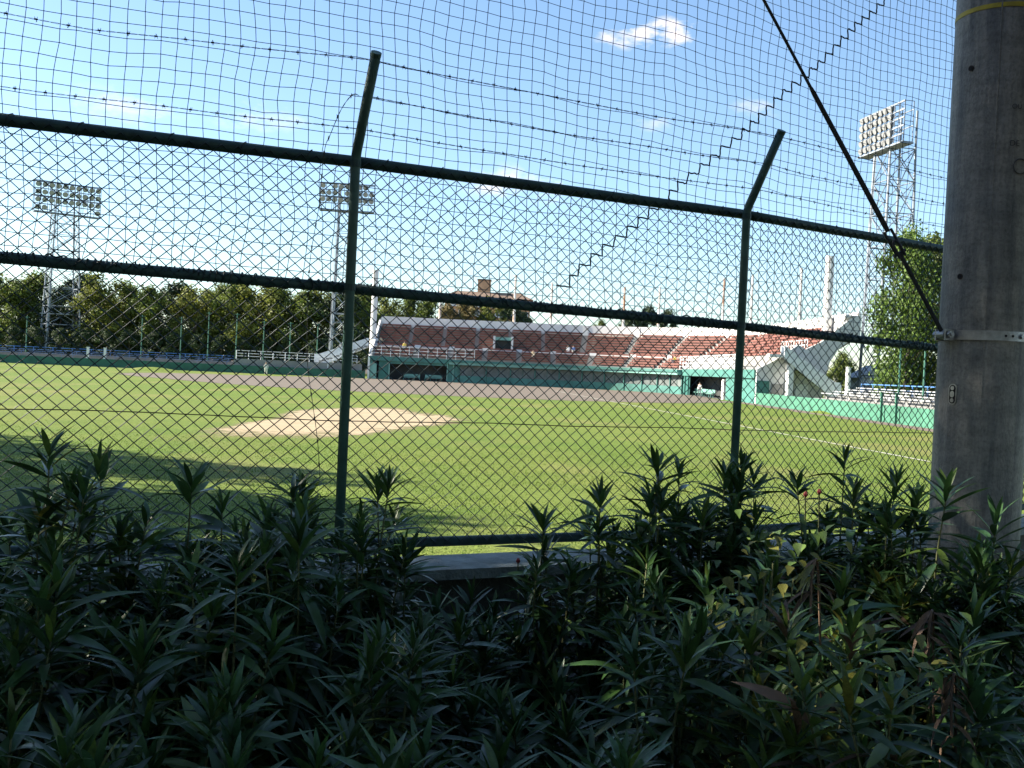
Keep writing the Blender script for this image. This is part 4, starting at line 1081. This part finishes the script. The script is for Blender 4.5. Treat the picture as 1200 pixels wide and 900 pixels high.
p = ground_at(229, 434.5); person((p.x, p.y, .008), 'crouch', 1.2, 'cl_catch', 'player crouching low on the dirt before the dark green wall', 'cap_navy')
p = fpath(s_of(824, .8, .8), .35, .03); person(p, 'stand', -.6, 'cl_bench', 'person in a white shirt standing inside the sunlit dugout', 'cap_dark')
def sitter(px, upper, row, m_, label, cap=None):
    o0 = (UO + UD * row + .2) if upper else (LO_O + LD * row + .22); z0 = (UP_Z + UH * row) if upper else (LO_Z + LH * row)
    s = s_of(px, o0, z0 + .8); p = fpath(s, o0 + .16, z0 - .1); n = pnorm(s); person(p, 'sit', -math.atan2(n.x, n.y), m_, label, cap)
sitter(441, True, 0, 'cl_sitwhite', 'spectator in white sitting at the shaded end above the railing')
sitter(446, True, 0, 'cl_tan', 'spectator in tan beside the white one at the shaded end')
sitter(474, False, 3, 'cl_yellow', 'spectator in a yellow top behind the white front railing')
sitter(625, False, 2, 'cl_tan', 'spectator in a tan shirt sitting in the lower benches', 'cap_dark')
sitter(666, True, 0, 'cl_sitwhite', 'spectator in a white shirt at the walkway of the upper benches', 'cap_dark')
sitter(672, True, 0, 'cl_blue', 'spectator in a blue shirt at the walkway of the upper benches')
sitter(790, False, 2, 'cl_yellow', 'spectator in yellow by the end of the lower benches')
# ------------------------------------------------------------------ trees round the camera that shade hedge, fence and near grass (all outside the frame)
tree_kind('shade', 81, 11, 5.0, 5.0, 4400, .40, 'leaf_dark', .28, lobes=40, low=.30)
for i, (x, y, h) in enumerate([(-10.5, 2.4, 7.9), (-7.2, -1.0, 8.2), (-6.6, 1.7, 6.4), (-13.5, 7.9, 16.5), (-17.5, 8.6, 19), (-15.5, 1.0, 9.5), (-3.0, -7.4, 12), (3.2, -7.2, 11), (6.4, -1.5, 10), (-10, -5, 13), (-20.5, 2.5, 13), (-1, -8.5, 12), (8.6, 3.2, 11), (9.5, -2.5, 12), (-5, -3.5, 10), (6.6, -6.5, 12)]):
    tree('shade', x, y, h, i * 1.9, 'shade_tree', 'broad leafy tree on the planted strip behind the viewpoint', 'trees on the planted strip', z=GZ, wide=.44 if h > 16 else 1.4 if h < 7 else 1.0)
for i, (x, y, h) in enumerate([(-25, 16.6, 15), (-29, 22.5, 15.5), (-22, 12.2, 13), (-33, 26, 13), (-28, 13.2, 17), (-20.5, 16.8, 11)]):
    tree('shade', x, y, h, i * 2.3, 'shade_tree', 'tall tree at the far bend of the outfield casting long shadows', 'trees at the outfield bend', wide=.62)

# ------------------------------------------------------------------ oleander hedge
def leaf_mesh(seed, L, W, curl, fold, m_, n=6):
    mb = MB(); rows = []
    for k in range(n + 1):
        t = k / n; w_ = W * math.sin(math.pi * min(1, (t * .96 + .035))) ** .75 * (1 - .25 * t) * .5
        y = L * t; z = -curl * L * t * t; lift = w_ * fold
        rows.append([(-w_, y, z + lift), (0, y, z), (w_, y, z + lift)])
    mb.strip(rows); return mb.mesh('leaf', m_, True)
LM = [leaf_mesh(i, 1, .160 + .02 * (i % 3), .12 + .14 * (i % 4), .35, ('oleander_leaf', 'oleander_leaf', 'oleander_leaf_blue')[i % 3]) for i in range(9)]
LF = [leaf_mesh(i, 1, .19, .15 + .1 * i, .3, 'leaf_fresh') for i in range(2)]; LY = [leaf_mesh(i, 1, .2, .2 + .15 * i, .3, 'leaf_yellow') for i in range(2)]
LD_ = [leaf_mesh(i, 1, .22, .5 + .3 * i, .5, 'leaf_dead') for i in range(2)]
def leaf_M(p, az, el, L, rr):
    d = Vector((math.cos(az) * math.cos(el), math.sin(az) * math.cos(el), math.sin(el)))
    x = Vector((math.sin(az), -math.cos(az), 0)); z = x.cross(d)
    Mx = Matrix(((x.x * L, d.x * L, z.x * L, p.x), (x.y * L, d.y * L, z.y * L, p.y), (x.z * L, d.z * L, z.z * L, p.z), (0, 0, 0, 1)))
    return Mx @ Matrix.Rotation(rr.uniform(-.5, .5), 4, 'Y')
LEAVES_AS_PARTS = 0
def bush(x, y, top, nst, seed, label, group, tall=(), palette=None, spread=.17, near=True):
    global LEAVES_AS_PARTS
    rr = random.Random(seed); t = thing('oleander_bush', label, 'bush', (x, y, GZ - .02), group)
    stems = MB(); fol = MB(); H = top - GZ
    for si in range(nst):
        a = rr.random() * 6.283; r = spread * (.35 + rr.random()); h = H * rr.uniform(.72, 1.0)
        if si < len(tall): h = tall[si] - GZ; r *= .6
        lean = rr.uniform(.25, .95)
        pts = [Vector((math.cos(a) * r * (.2 + lean * f ** 1.4), math.sin(a) * r * (.2 + lean * f ** 1.4), h * f)) + Vector((rr.gauss(0, .01), rr.gauss(0, .01), 0)) for f in (0, .25, .5, .75, 1)]
        pts[0].z = -.03
        cv = cat(pts, 4); stems.tube(cv, [.0085 * (1 - .72 * k / (len(cv) - 1)) for k in range(len(cv))], 5)
        z = h; k = 0; ph = rr.random() * 6.283; inter = rr.uniform(.034, .048); LL = rr.uniform(.130, .190)
        while z > max(.12, h - .72):
            f = z / h; idx = min(len(cv) - 1.001, f * (len(cv) - 1)); i0 = int(idx); p = cv[i0].lerp(cv[i0 + 1], idx - i0)
            el = R(70) - k * R(13.0); el = max(R(-25), el) + rr.gauss(0, .18)
            L = LL * (.62 + .38 * min(1, k / 3)) * rr.uniform(.85, 1.15)
            if k > 7 and rr.random() < .28: k += 1; z -= inter; continue
            nw = 4 if k < 2 else 3
            for q in range(nw):
                az = ph + k * 1.05 + q * 6.283 / nw + rr.gauss(0, .16)
                pal = LM if rr.random() > .1 else LF
                u = rr.random()
                if palette and u < palette[0]: pal = LY
                elif palette and u < palette[0] + palette[1]: pal = LF
                elif palette and u < sum(palette): pal = LD_
                elif k > 6 and rr.random() < .03: pal = LY
                me = pal[rr.randrange(len(pal))]; Mx = leaf_M(p, az, el + rr.gauss(0, .1), L, rr)
                if near and k < 3:
                    link('leaf', me, t, M=Mx); LEAVES_AS_PARTS += 1
                else:
                    fol_add(fol, me, Mx)
            z -= inter * (.55 if k < 3 else 1 + .05 * k); k += 1
    stems.build('stems', 'oleander_stem', t, smooth=True)
    for m_, (v, f) in fol_parts(fol).items():
        me = bpy.data.meshes.new('foliage'); me.from_pydata(v, [], f); me.materials.append(MATS[m_]); me.polygons.foreach_set('use_smooth', [True] * len(f)); o = link('foliage', me, t, 'stuff')
    return t
CACHE = {}
def fol_add(mb, me, M):
    if me.name not in CACHE: CACHE[me.name] = ([v.co.copy() for v in me.vertices], [list(p.vertices) for p in me.polygons], me.materials[0].name)
    V, F, m_ = CACHE[me.name]
    if not hasattr(mb, 'by'): mb.by = {}
    v, f = mb.by.setdefault(m_, ([], [])); k = len(v)
    v += [tuple(M @ c) for c in V]; f += [[k + i for i in q] for q in F]
def fol_parts(mb): return getattr(mb, 'by', {})
ZONES = [(lambda px, Y: Y > 3.2 and px < 440, 'oleander bush against the base wall between the bent post and the hedge end'),
 (lambda px, Y: Y > 2.6 and 440 <= px < 700, 'low oleander bush in the dark hollow below the pale coping'),
 (lambda px, Y: Y > 3.2 and 700 <= px < 900, 'oleander bush screening the foot of the straight fence post'),
 (lambda px, Y: Y > 2.6 and px >= 1040, 'oleander bush crowding round the foot of the concrete pole'),
 (lambda px, Y: Y > 2.6 and px < 440, 'oleander bush in the middle row before the bent post'),
 (lambda px, Y: Y > 2.6, 'oleander bush in the middle row between straight post and concrete pole'),
 (lambda px, Y: px < 420, 'dim oleander bush in the outer row facing the bent post'),
 (lambda px, Y: px < 800, 'dim oleander bush in the outer row facing the dark hollow'),
 (lambda px, Y: True, 'dim oleander bush in the outer row facing the concrete pole')]
G1 = 'oleander bushes in the hedge'; Lb = 'dark green oleander bush with narrow whorled leaves in the shaded hedge'
# tall shoots read from the picture: (pixel x, pixel y of the tip, distance)
SH = [(62, 524, 3.15), (138, 545, 3.3), (212, 560, 3.4), (296, 566, 3.4), (352, 562, 3.5), (428, 560, 3.55), (465, 566, 3.6), (15, 610, 2.7), (330, 600, 3.2), (250, 585, 3.4),
      (700, 580, 4.0), (757, 536, 3.9), (800, 545, 4.0), (912, 536, 4.2), (998, 533, 4.1), (952, 560, 4.0), (1040, 560, 3.9), (1110, 565, 3.6), (1075, 580, 3.8), (870, 565, 4.0), (650, 610, 3.9), (1185, 612, 3.6), (840, 550, 4.1)]
n = 0
for i, (px, py, Y) in enumerate(SH):
    p = at(px, py + 3, Y); base = at(px, 500, Y)
    xx = p.x - rnd.uniform(-.05, .05)
    lab = ('oleander bush with tall leafy shoots before the shadowed outfield grass' if px < 290 else 'tall oleander shoots clustered round the bent fence post' if px < 500 else
           'tall oleander shoots between the coping gap and the straight fence post' if px < 860 else 'tall oleander shoots just past the straight fence post' if px < 1010 else 'tall oleander shoots close beside the concrete pole'); grp = 'tall shoots of the hedge'
    if px == 62: lab, grp = 'tall oleander shoot with yellowing lower leaves rising against the sunlit grass', None
    if px == 1110: lab, grp = 'oleander bush growing right against the concrete pole', None
    if px == 428: lab, grp = 'oleander bush growing at the foot of the bent fence post', None
    bush(xx, p.y, p.z - .10, 6, 300 + i, lab, grp, tall=(p.z,), palette=(.06, .05, .0) if px in (62,) else None)
    n += 1
# body of the hedge
rr = random.Random(12); spots = []
Y = 1.55
while Y < 4.35:
    hw = .56 * Y + .35; k = max(3, int(2 * hw / .40)); 
    for i in range(k):
        X = -hw + 2 * hw * (i + .5) / k + rr.uniform(-.1, .1); yy = Y + rr.uniform(-.12, .12)
        # stay on the camera side of the wall
        lim = along(FP, cumlen(FP), 0)
        fy = None
        for a, b in zip(FP[:-1], FP[1:]):
            if a.x <= X <= b.x: fy = a.y + (b.y - a.y) * (X - a.x) / (b.x - a.x)
        if fy is not None and yy > fy - .33: continue
        if (X - PX) ** 2 + (yy - PY) ** 2 < .30 ** 2: continue
        spots.append((X, yy))
    Y += .37
for i, (X, Y) in enumerate(spots):
    px, py = proj((X, Y, 1.6))
    top = 1.62 + .10 * noise.noise(Vector((X * 1.7, Y * 1.7, 3))) + rr.uniform(-.08, .06)
    if Y < 2.3: top -= .10
    if 500 < px < 660 and Y > 2.5: top = min(top, 1.40 + rr.uniform(-.1, .05))       # hollow in front of the coping
    if 470 < px < 690 and Y > 3.2: top = min(top, 1.38 + rr.uniform(-.06, .05))
    if px > 720 and Y > 2.2: top += .06
    if px < 430 and Y > 2.4: top += .09
    pal = None; lab, grp = next(l for f, l in ZONES if f(px, Y)), G1
    if 880 < px < 1090 and 1.9 < Y < 4: pal = (.10, .42, .07); lab, grp = 'oleander bush mixed with fresh green and withered brown leaves', 'mixed bushes in the hedge'
    bush(X, Y, top, 6 if Y > 2 else 5, 500 + i, lab, grp, palette=pal, near=Y < 3.0)
# trailing vine with broad yellow green leaves, and a withered frond
def broad_leaf(m_):
    mb = MB(); o = [(0, 0), (.24, .10), (.33, .34), (.19, .72), (0, 1.25), (-.19, .72), (-.33, .34), (-.24, .10)]
    k = 0; mb.v = [Vector((0, .45, -.05))] + [Vector((x, y, .06 * abs(x) * 3 - .1 * y * y)) for x, y in o]; mb.f = [[0, 1 + i, 1 + (i + 1) % 8] for i in range(8)]
    return mb.mesh('leaf', m_, True)
BL = [broad_leaf('leaf_fresh'), broad_leaf('leaf_fresh'), broad_leaf('leaf_yellow')]
def vine(px, py, Y, w_, h_, n_, label, seed):
    c = at(px, py, Y); r3_ = random.Random(seed); t = thing('climbing_vine', label, 'vine', (c.x, c.y, GZ)); st_ = MB()
    for s in range(5):
        x = r3_.uniform(-w_, w_) * .5; pts = [Vector((x * .3, .05, 0)), Vector((x * .7, 0, (c.z - GZ) * .5)), Vector((x, -.03, c.z - GZ - r3_.uniform(.2, .8) * h_))]; st_.tube(cat(pts, 5), .0026, 4)
    st_.build('stems', 'oleander_stem', t)
    for i in range(n_):
        p = Vector((r3_.gauss(0, w_ * .4), r3_.gauss(0, .07), c.z - GZ + r3_.gauss(0, h_ * .35))); L = r3_.uniform(.025, .055)
        link('leaf', BL[r3_.randrange(3)], t, M=leaf_M(p, r3_.uniform(-2.6, -.5), r3_.uniform(-.7, .3), L, r3_))
vine(1000, 790, 2.6, .30, .28, 90, 'trailing vine with broad yellow green leaves low in the hedge', 5)
vine(905, 640, 3.2, .22, .14, 50, 'vine with pale broad leaves climbing over the hedge top', 6)
vine(870, 720, 2.9, .20, .18, 40, 'small vine creeping between the oleander stems', 7)
for (px, py, Y, sd_, lab) in ((957, 680, 2.9, 1, 'withered drooping frond with yellow and brown leaflets'), (1118, 815, 2.6, 2, 'dead brown leaf cluster hanging low in the hedge'), (1092, 740, 2.8, 3, 'brown withered twig of small dry leaves')):
    c = at(px, py, Y); r3_ = random.Random(sd_); t = thing('withered_branch', lab, 'branch', (c.x, c.y, GZ)); zz = c.z - GZ
    pts = [Vector((.1, .12, zz * .2)), Vector((.04, .06, zz * .8)), Vector((0, 0, zz + .05)), Vector((-.03, -.05, zz + .02)), Vector((-.04, -.09, zz - .10))]; cv = cat(pts, 5); MB().tube(cv, .004, 5).build('stem', 'leaf_dead', t)
    for k in range(26 if sd_ == 1 else 16):
        p = cv[8 + k % 12]; pal = LY if (sd_ == 1 and k % 3) else LD_; link('leaf', pal[k % 2], t, M=leaf_M(p, (-1) ** k * 1.2 - 1.57 + r3_.gauss(0, .2), r3_.uniform(-.8, .1), r3_.uniform(.06, .1), r3_))
for (px, py, Y) in ((607, 661, 4.0), (944, 583, 3.95), (960, 580, 3.95)):
    c = at(px, py, Y); t = thing('oleander_flower', 'small red oleander bud on a shoot tip', 'flower', (c.x, c.y, GZ), 'red buds on the hedge'); zz = c.z - GZ
    MB().tube([(.02, .02, max(.3, zz - .35)), (0, 0, zz)], .003, 5).build('stem', 'oleander_stem', t)
    mb = MB()
    for k in range(5): a = k * 1.257; mb.tube([(0, 0, zz), (.006 * math.cos(a), .006 * math.sin(a), zz + .012), (.003 * math.cos(a), .003 * math.sin(a), zz + .024)], [.002, .0042, .0015], 6)
    mb.build('petals', 'flower', t, smooth=True)
print('LEAVES', LEAVES_AS_PARTS, 'OBJ', len(bpy.data.objects))
